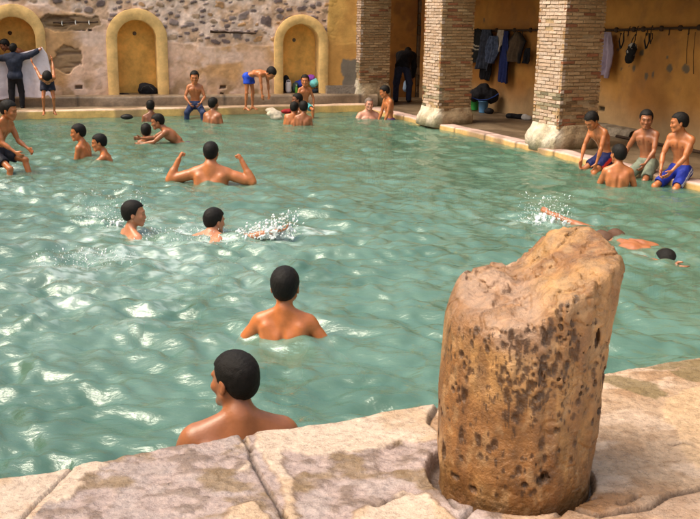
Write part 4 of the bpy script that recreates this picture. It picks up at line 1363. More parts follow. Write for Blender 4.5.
    c = lerp(c, lerp((.44, .32, .26), (.33, .19, .10), sstep(.42, .6, fbm(x * 12, y * 12, z * 12, 4, 186))), top * .85)
    c = lerp(c, (.15, .07, .025), sstep(.07, .0, z + (n_ - .5) * .1) * .6)
    c = lerp(c, (.24, .12, .045), sstep(.05, .25, x) * .35)
    c = lerp(c, (.085, .04, .012), dp * .9)
    o = mesh_np('column_stump', V, Q, M_STUMP, col=c * np.array((.75, .62, .48)))
    o.location = (SX, SY, LZ)
    tag(o, 'broken antique stone column stump, pitted and worn, standing on the near pool edge', 'column')
stump()

# ------------------------------------------------------------------ the bathers
def hipz(x, y, z, up=.10):
    p = at(x, y, z); return ('hip', p[0], p[1], z + up)
DOWN = ((-.22, .05, -1), (-.1, .3, -1)); DOWNR = ((.22, .05, -1), (.1, .3, -1))
NAVY = (.012, .016, .09); BLUE = (.015, .03, .28)
person('man with cropped black hair leaning on the near pool edge, face turned left', 'brown', 1.76, (-.25, 1), 4, 0, 0, hd=(-.80, .60), hpitch=2, hs=1.05, thin=1.0, broad=1.08,
       la=((-.42, .15, -.9), (-.1, .5, -.8)), ra=((.42, .15, -.9), (.1, .5, -.8)), anchor=('head', 234.5, 379.5, 3.58), vox=.0062, shorts=(.02, .02, .03), hair='short')
person('boy with thick black hair and orange brown shoulders, nearest bather in open water', 'orange', 1.42, (.06, 1), 2, 0, 0, hs=1.08, thin=.90, broad=1.06,
       la=((-.62, .0, -.85), (-.55, .5, -.55)), ra=((.62, .0, -.85), (.55, .5, -.55)), anchor=('head', 285, 286.5, 5.18), vox=.0066, shorts=NAVY, hair='thick')
person('man with both fists raised beside his shoulders in mid pool, back to us', 'warm', 1.70, (.04, 1), 0, 0, 0, hs=1.02, thin=1.12, broad=1.08, muscle=1.2,
       la=((-.92, -.05, -.26), (.42, .15, .92)), ra=((.92, -.05, -.26), (-.50, .15, .92)), curl=(1.25, 1.25), pn=((.8, .3, 0), (-.8, .3, 0)), anchor=('head', 211, 152.5, 10.2), vox=.0082, shorts=NAVY, hair='thick')
person('boy shoulder deep in splashing water looking right, left of the boy with outstretched arm', 'rose', 1.32, (.75, .55), 4, 0, 0, hd=(.93, .1), hs=1.04, thin=.86,
       la=((-.5, .3, -.7), (-.2, .6, -.5)), ra=((.6, .2, -.6), (.2, .6, -.5)), anchor=('head', 134, 213.5, 7.7), vox=.0078, shorts=NAVY, hair='thick')
sw1, hs1 = person('swimming boy with right arm stretched through white spray, blue shorts just under water', 'rose', 1.38, (.10, 1), 48, 0, 0, ptilt=78, hd=(.75, .65), hpitch=6, hs=1.0, thin=.86,
       la=((-.5, .5, -.6), (-.1, .9, -.3)), ra=((1, .10, .20), (1, .02, .26)), ll=((-.16, -1, -.35), (-.05, -1, .05)), rl=((.16, -1, -.3), (.05, -1, -.15)), feet='point', anchor=('head', 214.5, 220.5, 7.75), vox=.0078, shorts=(.04, .12, .42), hair='thick')
_h6 = at(664, 262, -.07)
sw2, hs2 = person('swimmer stretched out under the surface behind the column stump, one foot kicking up', 'brown', 1.62, (.40, -.92), 88, 0, 0, ptilt=88, hpitch=80, hs=1.0, thin=.9,
       la=((-.10, 1, .06), (.05, 1, .06)), ra=((.10, 1, .08), (-.05, 1, .06)), ll=((-.12, -1, .06), (.40, -.92, .20)), rl=((.14, -1, -.12), (.05, -1, -.1)), feet='point', anchor=('head', 664, 262, float(_h6[1])), vox=.0078, shorts=(.10, .05, .03), hair='thick')
# right hand group on the kerb
person('boy in navy shorts with red side stripe bent on the kerb beside the nearest pillar', 'warm', 1.24, (-.86, -.46), 34, 0, 0, ptilt=6, hd=(-.8, -.6), hpitch=38, hs=1.04, thin=.82,
       la=((-.10, .30, -.95), (.10, .22, -.97)), ra=((.05, .38, -.92), (-.15, .30, -.95)), ll=((-.16, .80, -.52), (0, .05, -1)), rl=((.16, .80, -.52), (0, .05, -1)), anchor=hipz(604, 163, KZ, .09), vox=.0088, shorts=NAVY, stripe=((.65, .03, .02), .38, 0), hair='thick')
person('black haired boy in the water below the seated boys at right, back to us', 'warm', 1.34, (.15, 1), 4, 0, 0, hd=(-.35, 1), hs=1.04, thin=.9,
       la=((-.3, .3, -.9), (.1, .6, -.6)), ra=((.35, .2, -.9), (.1, .5, -.8)), anchor=('head', 618.5, 154, 10.45), vox=.0085, shorts=NAVY, hair='thick')
person('boy in grey green shorts seated on the kerb, middle of the three at right', 'brown', 1.22, (-.62, -.78), 14, 4, 0, ptilt=-2, hd=(-.25, -1), hpitch=4, hs=1.06, thin=.88,
       la=((-.10, .40, -.9), (.28, .52, -.72)), ra=((.42, .10, -.9), (.30, .22, -.92)), ll=((-.10, .82, -.52), (-.05, .1, -1)), rl=((.30, .82, -.52), (.05, .1, -1)), anchor=hipz(646, 171, KZ, .10), vox=.0088, shorts=(.17, .19, .14), short_len=.7, hair='thick')
person('boy in blue shorts with white side stripes seated farthest right on the kerb', 'warm', 1.30, (-.72, -.68), 18, -2, 0, ptilt=-4, hd=(-1, .08), hpitch=6, hs=1.04, thin=.86,
       la=((.10, .42, -.9), (.38, .55, -.72)), ra=((.10, .42, -.9), (-.25, .50, -.80)), ll=((-.14, .82, -.50), (-.05, .1, -1)), rl=((.22, .82, -.50), (.05, .1, -1)), anchor=hipz(679, 178, KZ, .10), vox=.0088, shorts=BLUE, short_len=.72, stripe=((.6, .6, .6), .34, .10), hair='thick')
# in front of the first pillar
person('older balding man up to his shoulders in water in front of the first pillar', 'pink', 1.55, (.15, -1), 6, 0, 0, hd=(.3, -1), hs=1.0, thin=1.05,
       la=((-.5, .3, -.8), (0, .6, -.6)), ra=((.5, .3, -.8), (0, .6, -.6)), anchor=('head', 369.0, 104, 16.95), vox=.010, hair='buzz', hairmat=M_HAIRG, shorts=NAVY)
person('boy in purple shorts standing waist deep beside the older man, turned left', 'warm', 1.26, (-.9, -.35), 10, 0, 0, hd=(-1, -.1), hpitch=18, hs=1.0, thin=.86,
       la=((-.05, .25, -.95), (0, .35, -.9)), ra=((.05, .25, -.95), (0, .35, -.9)), anchor=('head', 384.5, 91.5, 16.75), vox=.010, hair='thick', shorts=(.10, .04, .12))
# along the back kerb
M_JEANS = cloth('wet_jeans', (.02, .032, .085), .6, .35, .6)
person('boy in wet dark jeans seated on the back kerb, facing us', 'warm', 1.10, (.12, -1), 10, 0, 0, ptilt=-2, hd=(.15, -1), hpitch=8, hs=1.12, thin=.86,
       la=((-.32, .25, -.9), (.45, .5, -.6)), ra=((.32, .25, -.9), (-.45, .5, -.6)), ll=((-.32, .9, -.40), (-.05, -.1, -1)), rl=((.32, .9, -.40), (.05, -.1, -1)), anchor=hipz(195.5, 109.5, .14, .09), vox=.0098, wear={'trousers': M_JEANS}, hair='thick')
person('boy in the water beside the boy in jeans, bare back to us', 'brown', 1.30, (.35, 1), 6, 0, 0, hd=(.7, .9), hs=1.02, thin=.92, la=DOWN, ra=DOWNR, anchor=('head', 213.5, 104, 15.8), vox=.0098, shorts=NAVY, hair='thick')
_, hb3 = person('boy in bright blue shorts bent over on the back kerb dipping a cloth', 'warm', 1.10, (.9, -.46), 92, 0, 0, ptilt=52, hd=(.75, -.6), hpitch=56, hs=1.08, thin=.84,
       la=((-.06, .12, -1), (0, .06, -1)), ra=((.06, .18, -1), (0, .1, -1)), ll=((-.08, .12, -1), (0, -.06, -1)), rl=((.1, .02, -1), (0, -.1, -1)), anchor=('feet', 249, 110.5, .14), vox=.0095, shorts=(.02, .07, .55), short_len=.32, hair='thick')
person('boy in teal shorts seated on the kerb below the right niche', 'warm', .98, (.35, -1), 6, 0, 0, ptilt=0, hd=(.0, -1), hs=1.10, thin=.86,
       la=((-.35, .15, -.95), (.05, .3, -1)), ra=((.3, .15, -.95), (.05, .3, -1)), ll=((-.15, .93, -.2), (0, .0, -1)), rl=((.4, .93, -.15), (.0, .0, -1)), anchor=hipz(304.5, 109.5, .14, .08), vox=.0098, shorts=(.08, .36, .38), hair='thick')
person('boy facing left, rearmost of the huddle of three in the water', 'dark', 1.2, (-.8, -.5), 4, 0, 0, hd=(-.95, -.3), hs=1.02, thin=.85, la=DOWN, ra=DOWNR, anchor=('head', 297, 99.5, 16.2), vox=.0105, hair='thick', shorts=NAVY)
person('left boy of the huddle of three, bare back to us and leaning left', 'warm', 1.15, (.25, 1), -4, 14, 0, hd=(.3, 1), hpitch=8, hs=1.02, thin=.88, la=DOWN, ra=DOWNR, anchor=('head', 294.5, 108, 15.75), vox=.0105, hair='thick', shorts=NAVY)
person('right boy of the huddle of three, only black hair and bare back showing', 'brown', 1.15, (-.1, 1), 0, 4, 0, hd=(-.1, 1), hpitch=8, hs=1.06, thin=.88, la=DOWN, ra=DOWNR, anchor=('head', 303.5, 107.5, 15.65), vox=.0105, hair='thick', shorts=NAVY)
# left end
M_JACKET = cloth('jacket_cloth', (.022, .026, .045), .8, .3, .6); M_BLACK = cloth('black_cloth', (.010, .009, .012), .8, .4, .6); M_SHOE = cloth('shoe_leather', (.012, .01, .01), .5)
t1, ht1 = person('person in dark padded jacket and black trousers holding up a large white towel', 'warm', 1.06, (-.15, 1), 0, 0, 0, hd=(.1, 1), hs=.92, thin=.95,
       la=((-1, .10, -.05), (-1, .12, .10)), ra=((1, .10, .30), (.9, .10, .50)), curl=(.9, .9), anchor=('feet', 17.5, 108.5, .125), vox=.0095, wear={'jacket': M_JACKET, 'trousers': M_BLACK, 'shoes': M_SHOE}, hair='thick')
person('bare backed boy bending down behind the white towel inside the left niche', 'dark', 1.1, (-.9, -.35), 68, 0, 0, ptilt=40, hd=(-.8, -.5), hpitch=30, hs=1.0, thin=.85, la=((0, .1, -1), (0, .1, -1)), ra=((0, .1, -1), (0, .1, -1)),
       anchor=('head', 4.5, 45, 16.85), vox=.0105, hair='thick', shorts=(.02, .02, .02))
person('boy in dark shorts bowing forward on the kerb, both hands raised behind him', 'warm', 1.02, (.34, -1), 86, 0, 0, ptilt=46, hd=(.25, -1), hpitch=66, hs=1.12, thin=.84,
       la=((.0, -.55, .75), (.05, -.5, .8)), ra=((.28, -.65, .65), (.40, -.55, .75)), curl=(.3, .3), ll=((-.12, .35, -1), (0, -.24, -1)), rl=((.12, .35, -1), (0, -.24, -1)), anchor=('feet', 49.5, 115, .14), vox=.0092, shorts=(.018, .02, .04), short_len=.42, hair='thick')
person('boy seated on the left kerb with hands round his knee, looking right', 'warm', 1.24, (.93, -.30), 28, 0, 0, ptilt=-4, hd=(.9, -.12), hpitch=10, hs=1.06, thin=.86,
       la=((-.05, .38, -.92), (.15, .85, -.45)), ra=((.12, .40, -.9), (-.12, .80, -.52)), curl=(.6, .6), ll=((-.05, .98, -.20), (.1, .35, -.9)), rl=((.30, .88, -.46), (.05, .0, -1)), anchor=hipz(-1, 160, .13, .09), vox=.0088, shorts=(.012, .012, .02), hair='thick')
person('boy in the left water looking left, behind the boy with one low outstretched arm', 'warm', 1.30, (-.85, .1), 10, 0, 0, hd=(-.95, -.25), hpitch=4, hs=1.02, thin=.86, la=((-.1, .2, -.95), (0, .5, -.8)), ra=((.1, .2, -.95), (0, .5, -.8)), anchor=('head', 78, 132.5, 11.9), vox=.009, shorts=NAVY, hair='thick')
person('boy in the left water stretching one arm low over the surface towards the left', 'warm', 1.24, (-.85, -.1), 14, 0, 0, hd=(-.95, -.25), hpitch=8, hs=1.02, thin=.86, la=((-.15, .9, -.62), (0, 1, -.18)), ra=((.1, .3, -.9), (0, .4, -.9)), anchor=('head', 99, 142.5, 11.6), vox=.009, shorts=NAVY, hair='thick')
person('boy with only his black haired head above water, hugged by another boy', 'brown', 1.24, (.1, 1), 0, 0, 0, hd=(-.2, 1), hs=1.04, thin=.85, la=DOWN, ra=DOWNR, anchor=('head', 146, 131, 13.5), vox=.0095, shorts=NAVY, hair='thick')
person('boy in purple shorts leaning over, arms wrapped round another boy in the water', 'brown', 1.28, (-.98, -.12), 48, 0, 0, ptilt=50, hd=(-1, -.25), hpitch=12, hs=1.02, thin=.88, la=((-.1, .75, -.60), (.25, .9, -.15)), ra=((.1, .85, -.50), (-.2, .9, .0)),
       ll=((-.1, -.2, -1), (0, -.3, -1)), rl=((.1, -.1, -1), (0, -.3, -1)), anchor=('head', 157.5, 121.5, 13.3), vox=.0092, shorts=(.10, .035, .10), hair='thick')
person('boy low in the water against the back kerb just below the middle niche', 'dark', 1.2, (-.5, 1), 4, 0, 0, hd=(-.2, 1), hs=1.02, thin=.85, la=DOWN, ra=DOWNR, anchor=('head', 150.5, 106, 15.95), vox=.0105, shorts=NAVY, hair='buzz')
# somebody in the passage, back to us
_, hpb = person('person in black jacket and jeans bending forward in the dark passage', 'brown', 1.38, (.25, 1), 72, 0, 0, ptilt=34, hd=(.2, 1), hpitch=60, hs=1.0, thin=1.05,
       la=((-.12, .1, -1), (.1, .2, -1)), ra=((.12, .1, -1), (-.1, .2, -1)), ll=((-.20, .12, -1), (0, -.08, -1)), rl=((.20, .12, -1), (0, -.08, -1)), anchor=('feet', 402, 102, .07), vox=.011,
       wear={'jacket': M_BLACK, 'trousers': cloth('dark_jeans', (.028, .034, .07), .8, .3, .5), 'shoes': M_SHOE}, hair='thick')

# ------------------------------------------------------------------ clothes, bags and small things
def blob(name, label, cat, prims, mt, h=.011, amp=.02, fr=14, loc=None, parent=None, group=None, k=.03, seed=0, col=None):
    G = Shape()
    for p in prims:
        if len(p) == 2: G.ell(p[0], np.eye(3), p[1], k)
        else: G.cone(p[0], p[1], p[2], p[3], k)
    V, Q = G.mesh(h, noise=lambda X, Y, Z: (fbm(X * fr + seed, Y * fr, Z * fr, 3, 200 + seed) - .5) * amp)
    c = V.mean(0) if loc is None else np.array(loc)
    c = np.array([c[0], c[1], V[:, 2].min()])
    o = mesh_np(name, V - c, Q, mt, parent, col=col)
    o.location = c
    if label: tag(o, label, cat, group)
    return o
def drape(name, label, cat, top, width, height, wf, mt, folds=5, amp=.02, th=.012, xd=None, M=None, hang=None, seed=0, parent=None, nrm=(0, -1, 0), group=None, colf=None):
    """a piece of cloth hanging from a line: wf(v) -> (left, right) edges in units of the width"""
    nu, nv = 46, 60
    U, V_ = np.meshgrid(np.linspace(0, 1, nu), np.linspace(0, 1, nv), indexing='ij')
    l_ = np.vectorize(lambda v: wf(v)[0])(V_); r_ = np.vectorize(lambda v: wf(v)[1])(V_)
    x = (l_ + (r_ - l_) * U) * width
    botn = (fbm(U * 3, U * 0, seed, 3, 210) - .5) * .12 * height
    z = -V_ * (height + botn)
    ph = fbm(U * 2, V_ * .8, seed, 3, 211) * 3
    y = -amp * (.9 + np.sin(U * folds * 6.28 + ph * 2.2)) * (.35 + .65 * V_) - (fbm(U * 6, V_ * 5, seed, 3, 212)) * amp * 1.2
    P = np.stack([x, y, z], -1); Bk = P + np.array([0, th, 0])
    A = np.concatenate([P.reshape(-1, 3), Bk.reshape(-1, 3)])
    n0 = nu * nv; i = np.arange(n0).reshape(nu, nv)
    F1 = np.stack([i[:-1, :-1], i[:-1, 1:], i[1:, 1:], i[1:, :-1]], -1).reshape(-1, 4)
    F2 = F1[:, ::-1] + n0
    rim = np.concatenate([i[:, 0], i[-1, 1:], i[-2::-1, -1], i[0, -2:0:-1]]); r2 = np.roll(rim, -1)
    F3 = np.stack([rim, r2, r2 + n0, rim + n0], 1)
    cc = colf(U, V_) if colf else None
    if cc is not None: cc = np.concatenate([cc.reshape(-1, 3)] * 2)
    o = mesh_np(name, A, np.concatenate([F1, F2, F3]), mt, parent, col=cc)
    if M is not None: o.matrix_world = M @ Matrix.Translation(top)
    else: o.location = top
    if label: tag(o, label, cat, group)
    return o

# the white towel, from hand to hand
a_, b_ = ht1[0].copy(), ht1[1].copy()
if True:
    nu, nv = 90, 60
    U, W = np.meshgrid(np.linspace(-.12, 1.08, nu), np.linspace(0, 1, nv), indexing='ij')
    sag = -.05 * np.sin(np.clip(U, 0, 1) * math.pi)
    X = a_[0] + (b_[0] - a_[0]) * U + W * np.where(U > .6, (U - .6) * .28, 0) * (1 - W * .55); Y = a_[1] + (b_[1] - a_[1]) * U + .03
    over = np.where(U > 1, -(U - 1) * 1.6, 0) + np.where(U < 0, U * 1.2, 0)
    Z = a_[2] + (b_[2] - a_[2]) * U + sag + .03 + over - W * (.70 + .10 * U + .03 * np.sin(U * 9))
    Y = Y + .030 * np.sin(U * 17 + 3 * fbm(U * 3, W * 1.5, 0, 2, 220)) * (.2 + W) + (fbm(U * 6, W * 4, 0, 3, 221) - .5) * .06
    P = np.stack([X, Y, Z], -1).reshape(-1, 3); i = np.arange(nu * nv).reshape(nu, nv)
    F1 = np.stack([i[:-1, :-1], i[:-1, 1:], i[1:, 1:], i[1:, :-1]], -1).reshape(-1, 4); n0 = nu * nv
    rim = np.concatenate([i[:, 0], i[-1, 1:], i[-2::-1, -1], i[0, -2:0:-1]]); r2 = np.roll(rim, -1)
    A = np.concatenate([P, P + np.array([0, .012, 0])]); c0 = A.mean(0)
    o = mesh_np('towel', A - c0, np.concatenate([F1, F1[:, ::-1] + n0, np.stack([rim, r2, r2 + n0, rim + n0], 1)]), cloth('white_towel', (.72, .62, .66), .95, .06, .5))
    o.location = c0
    tag(o, 'large white towel held up like a curtain in front of the left niche', 'towel')

# dark bags in the niches
def inn(px, py, dep):
    s, z = onplane(WA + WN * dep, WDIR, px, py); p = Wp(s, z, dep); return p
def wvec(a): return WDIR[0] * a, WDIR[1] * a
p = inn(147, 95, .12)
bk = blob('backpack', 'black backpack lying on the sill of the middle niche', 'backpack', [((p[0], p[1], p[2] + .10), (.15, .10, .12)), ((p[0] + .09, p[1] + .03, p[2] + .07), (.10, .09, .09)), ((p[0] - .08, p[1] - .02, p[2] + .12), (.07, .07, .10))], M_BLACK, .011, .04)
b = MB(); b.tube([(-.10, -.10, .10), (-.05, -.14, .17), (.04, -.13, .20), (.12, -.10, .12)], .011, 6); b.build('strap', M_SHOE, bk, True)
p = inn(124, 95.5, .10)
blob('cloth', 'flat dark cloth lying on the sill left of the black backpack', 'cloth', [((p[0], p[1], p[2] + .02), (.11, .09, .022))], M_BLACK, .010, .02)
p = inn(24, 97, .06)
blob('bag', 'big black bag on the sill of the left niche below the towel', 'bag', [((p[0], p[1], p[2] + .08), (.32, .12, .10)), ((p[0] + .22, p[1] + .05, p[2] + .10), (.16, .11, .11))], M_BLACK, .012, .05)
# right niche: canister, bags, bright bundle
p = inn(288.5, 93, .08)
can = empty('canister', 'white plastic canister standing at the left of the right niche', 'canister', tuple(p))
M_WPL = mat('white_plastic', (.62, .55, .55), .4, .06, 6)
G = Shape(); G.cone((0, 0, .05), (0, 0, .17), .058, .058, .01); V, Q = G.mesh(.008); V[:, 2] = np.clip(V[:, 2], 0, .205)
mesh_np('body', V, Q, M_WPL, can)
b = MB(); b.lathe([(0, .20), (.026, .20), (.026, .235), (.02, .24), (0, .24)], seg=16); b.build('cap', mat('cap_plastic', (.2, .2, .22), .5), can, True)
b = MB(); b.tube([(-.04, 0, .20), (-.035, 0, .232), (.0, 0, .247), (.035, 0, .232), (.04, 0, .20)], .007, 6); b.build('handle', M_WPL, can, True)
p = inn(286, 80, .22)
blob('bag', 'black bag stuffed behind the white canister in the right niche', 'bag', [((p[0], p[1], p[2] - .02), (.07, .08, .12)), ((p[0] + .02, p[1], p[2] - .14), (.09, .08, .09))], M_BLACK, .010, .03)
p = inn(295, 90, .12)
blob('bag', 'dark green grey bag between the white canister and the green bottle', 'bag', [((p[0], p[1], p[2] + .04), (.06, .06, .10)), ((p[0] + .03, p[1], p[2] + .10), (.04, .05, .05))], cloth('grey_green_cloth', (.05, .07, .06)), .009, .03)
p = inn(296.5, 93, .04); bt = empty('bottle', 'small green bottle beside the white canister in the right niche', 'bottle', tuple(p))
b = MB(); b.lathe([(0, 0), (.028, 0), (.03, .01), (.03, .09), (.012, .125), (.012, .14), (0, .14)], seg=14); b.build('body', mat('green_plastic', (.10, .28, .03), .35), bt, True)
b = MB(); b.lathe([(0, .141), (.014, .141), (.014, .155), (0, .156)], seg=12); b.build('cap', mat('cap_white', (.6, .6, .55), .5), bt, True)
for (px, py, rx, rz, cl_, lab, sd, dep) in ((301, 84, .13, .075, (.03, .05, .30), 'blue rolled cloth at the bottom of the bright heap in the right niche', 1, .14), (308, 78, .13, .055, (.30, .07, .42), 'purple and magenta cloth on top of the heap in the right niche', 2, .12),
                                            (313.5, 83, .085, .085, (.20, .62, .62), 'turquoise bundle at the right of the heap in the right niche', 3, .08), (314.5, 91, .075, .045, (.015, .02, .03), 'dark bundle below the turquoise one in the right niche', 4, .05), (304, 91, .08, .05, (.05, .04, .10), 'dark violet cloth under the blue roll in the right niche', 5, .07)):
    p = inn(px, py, dep)
    blob('cloth_bundle', lab, 'cloth bundle', [((p[0], p[1], p[2]), (rx, .08, rz)), ((p[0] + rx * .5, p[1] + .02, p[2] + rz * .3), (rx * .5, .06, rz * .8))], cloth('bundle_cloth_%d' % sd, cl_), .010, .035, 18, group='bundles in the right niche', seed=sd)

# things on the kerb
p = at(127, 115.5, .12)
blob('swimmer_hair', 'black rounded hair of a swimmer at the back kerb below the middle niche', 'bowl', [((p[0], p[1] - .02, .10), (.10, .07, .045))], M_SHOE, .008, .02)  # black lump stands for the hair of a submerged swimmer
p = at(262, 113, .08)
blob('wet_cloth', 'pale cream cloth draped over the kerb by the bent boy\'s hands', 'cloth', [((hb3[0][0] + .04, hb3[0][1] - .02, .15), (.10, .06, .05)), ((hb3[0][0] + .10, hb3[0][1] - .06, .10), (.14, .06, .06)), ((hb3[0][0] + .14, hb3[0][1] - .08, .05), (.11, .05, .05))], cloth('cream_cloth', (.62, .52, .40)), .009, .04, 16)
p = at(286.5, 113.5, .14)
blob('red_cloth', 'small dark red cloth on the kerb left of the huddled boys', 'cloth', [((p[0], p[1] + .04, .17), (.09, .07, .04)), ((p[0] + .06, p[1] + .04, .18), (.05, .05, .035))], cloth('red_cloth', (.25, .012, .015)), .009, .03, 18)
# pale blue bag under the bending person's hands
q = (hpb[0] + hpb[1]) / 2
blob('plastic_bag', 'pale blue plastic bag held low between the legs of the bending person', 'bag', [((q[0], q[1] - .04, q[2] - .10), (.055, .05, .10)), ((q[0], q[1] - .04, q[2] - .17), (.07, .06, .08))], mat('blue_plastic', (.30, .42, .62), .5), .009, .02)

# the coat rail on the ochre wall
def rp(px, py, dep=.05):
    s, z = onplane(RO - np.array([-RD[1], RD[0]]) * dep, RD, px, py); return (s, -dep, z)
YL = lambda px: float(np.interp(px, [380, 472, 560, 620, 660, 700, 900], [32.5, 30.5, 30, 30, 28.6, 27.6, 20]))
rail = empty('coat_rail', 'long rusty iron coat rail with round bosses and hooks on the ochre wall', 'coat rail')
rail.matrix_world = MR
b = MB(); pts = [rp(x, YL(x)) for x in range(455, 745, 6)]; b.tube(pts, .018, 8); b.build('rail', M_IRON, rail, True)
for x in (478, 497, 515, 531, 604, 617, 634.5, 644, 662, 681, 700, 718):
    s, y, z = rp(x, YL(x)); b = MB()
    b.lathe([(0, .028), (.030, .024), (.040, .010), (.040, -.012), (0, -.014)], seg=14)
    o = b.build('boss', M_IRON, rail, True); o.location = (s, y - .01, z); o.rotation_euler = (math.radians(90), 0, 0)
    b = MB(); b.tube([(s, 0.0, z), (s, .052, z)], .012, 6); b.build('bracket', M_IRON, rail, True)
for x in (486, 492, 505, 511, 519, 524, 607, 625.5, 630, 638, 649, 652.5, 671, 690.5, 709):
    s, y, z = rp(x, YL(x)); b = MB()
    b.tube([(s, y + .0, z + (.045 if x in (630, 638, 652.5) else .0)), (s, y - .022, z - .01), (s + .004, y - .026, z - .06), (s + .01, y - .04, z - .088), (s + .03, y - .052, z - .092), (s + .045, y - .056, z - .07), (s + .045, y - .056, z - .055)], .008, 6)
    b.build('hook', M_IRON, rail, True)
def hangs(name, label, cat, px, py, wpx, hpx, wf, mt, seed, folds=4, amp=.03, dep=.085, strap=True, colf=None):
    s, y, z = rp(px, py, dep); s2, _, z2 = rp(px, py + hpx, dep); s3, _, _ = rp(px + wpx, py, dep)
    o = drape(name, label, cat, Vector((s, y, z)), abs(s3 - s), z - z2, wf, mt, folds, amp, .02, M=MR, seed=seed, colf=colf)
    return o
body_w = lambda v: (-.08 - .42 * min(v * 3.5, 1) + .05 * math.sin(v * 7), .08 + .42 * min(v * 3.5, 1) + .05 * math.sin(v * 5 + 1))
tier = lambda v: (-.3 - .2 * min(v * 2, 1), .3 + .2 * min(v * 2, 1) - .35 * max(v - .55, 0))
def stripes(U, V):
    c = np.full(U.shape + (3,), .016); m = (np.abs(V - .42 - U * .15) < .022) | (np.abs(V - .52 - U * .15) < .02)
    c[m] = (.42, .36, .28); return c
M_ATT = cloth('mixed_cloth', (1, 1, 1), .85, .25, .6, attr=True)
hangs('jacket', 'black jacket with pale stripes at the left end of the hung clothes', 'jacket', 479, 29, 19, 33, body_w, M_ATT, 1, 3, .045, colf=stripes)
hangs('shirt', 'grey blue shirt hanging in a tangle beside the striped jacket', 'shirt', 489, 29.5, 16, 40, tier, cloth('grey_blue_cloth', (.045, .05, .075), .85, .5, .8), 2, 4, .06, .12)
hangs('trousers', 'dark trousers hanging lowest under the grey blue shirt', 'trousers', 488, 44, 10, 36, tier, M_BLACK, 3, 3, .03, .09)
hangs('shirt', 'crumpled light denim shirt hung over the grey blue one', 'shirt', 495, 36, 11, 27, tier, cloth('denim_cloth', (.08, .10, .17), .85, .5, .8), 9, 3, .05, .17)
hangs('cloth', 'small cream towel hanging between the denim shirt and the navy trousers', 'towel', 501.5, 30, 8, 22, lambda v: (-.2 - .25 * v, .45 - .1 * v), cloth('cream_towel', (.42, .34, .27)), 4, 2, .04, .12)
hangs('trousers', 'long navy blue tracksuit trousers hanging from the coat rail', 'trousers', 507.5, 31, 11, 52, lambda v: (-.15 - .3 * min(v * 2, 1) + .2 * max(v - .5, 0), .2 + .25 * min(v * 2, 1)), cloth('navy_cloth', (.02, .03, .13)), 5, 3, .035, .10)
hangs('jacket', 'brown and black jacket at the right of the hung clothes', 'jacket', 518, 32, 16, 31, body_w, M_ATT, 6, 3, .045, .10, colf=lambda U, V: lerp((.10, .065, .04), (.014, .012, .014), sstep(.35, .5, np.abs(U - .5) + .3 * np.maximum(V - .6, 0))))
hangs('cloth', 'black cloth hanging alone just left of the nearest pillar', 'cloth', 529, 48, 6, 16, tier, M_BLACK, 7, 2, .03)
hangs('towel', 'lilac towel hanging from the rail right of the nearest pillar', 'towel', 608.5, 32, 18, 45, lambda v: (-.12 - .40 * min(v * 1.6, 1), .18 + .30 * min(v * 2.2, 1) - .25 * max(v - .6, 0)), cloth('lilac_towel', (.36, .28, .36), .9, .12, .4), 8, 2, .045, .10)
s, y, z = rp(631, 52, .12)
bag = blob('shoulder_bag', None, None, [((0, 0, 0), (.075, .06, .13)), ((-.03, 0, -.10), (.07, .055, .08)), ((.04, 0, .05), (.06, .05, .08))], M_ATT, .009, .04, 20)
v_ = np.array([x.co[:] for x in bag.data.vertices]); cc = lerp((.012, .011, .012), (.42, .38, .34), sstep(.60, .66, fbm(v_[:, 0] * 22, v_[:, 1] * 22, v_[:, 2] * 22, 3, 230)) * (v_[:, 2] > .12))
ca = bag.data.color_attributes.new('Col', 'FLOAT_COLOR', 'POINT'); ca.data.foreach_set('color', np.concatenate([cc, np.ones((len(cc), 1))], 1).astype(np.float32).ravel())
bag.matrix_world = MR @ Matrix.Translation((s, y, z - .17)); tag(bag, 'black bag with pale flecks hanging on the coat rail above the grey patches', 'bag')
b = MB(); b.tube([(-.03, 0, .26), (-.02, .03, .36), (.0, .05, .42), (.02, .04, .34), (.03, 0, .26)], .008, 6); b.build('strap', M_SHOE, bag, True)
for q, (x, y0, y1, lab) in enumerate(((622.5, 33, 49, 'dark looped belt hanging between the lilac towel and the flecked bag'), (648, 33, 49, 'short dark strap hanging right of the flecked bag'), (652, 33, 44, 'thin brown strap hanging next to the short dark one'))):
    s, y, z0 = rp(x, y0, .07); _, _, z1 = rp(x, y1, .07); w_ = .03 if q < 2 else .012
    b = MB(); b.tube([(s - w_, y, z0), (s - w_ * 1.6, y - .01, (z0 + z1) / 2), (s - w_ * .6, y, z1), (s + w_ * .8, y - .02, z1 + .02), (s + w_ * 1.4, y, (z0 + z1) / 2), (s + w_ * .8, y, z0)], .013 if q < 2 else .007, 6)
    o = b.build('strap', M_SHOE, None, True, MR); tag(o, lab, 'strap')
for q, (x, y1, lab) in enumerate(((688, 64, 'thin string hanging down from the left of the two open hooks'), (695, 74, 'longer thin string hanging at the far right of the ochre wall'))):
    s, y, z0 = rp(x, 36, .03); s1, _, z1 = rp(x - 1.5, y1, .03)
    b = MB(); b.tube([(s, y, z0 + .05), (s + .004, y, (z0 + z1) / 2), (s1, y, z1)], .004, 5); o = b.build('string', M_IRON, None, True, MR); tag(o, lab, 'string')
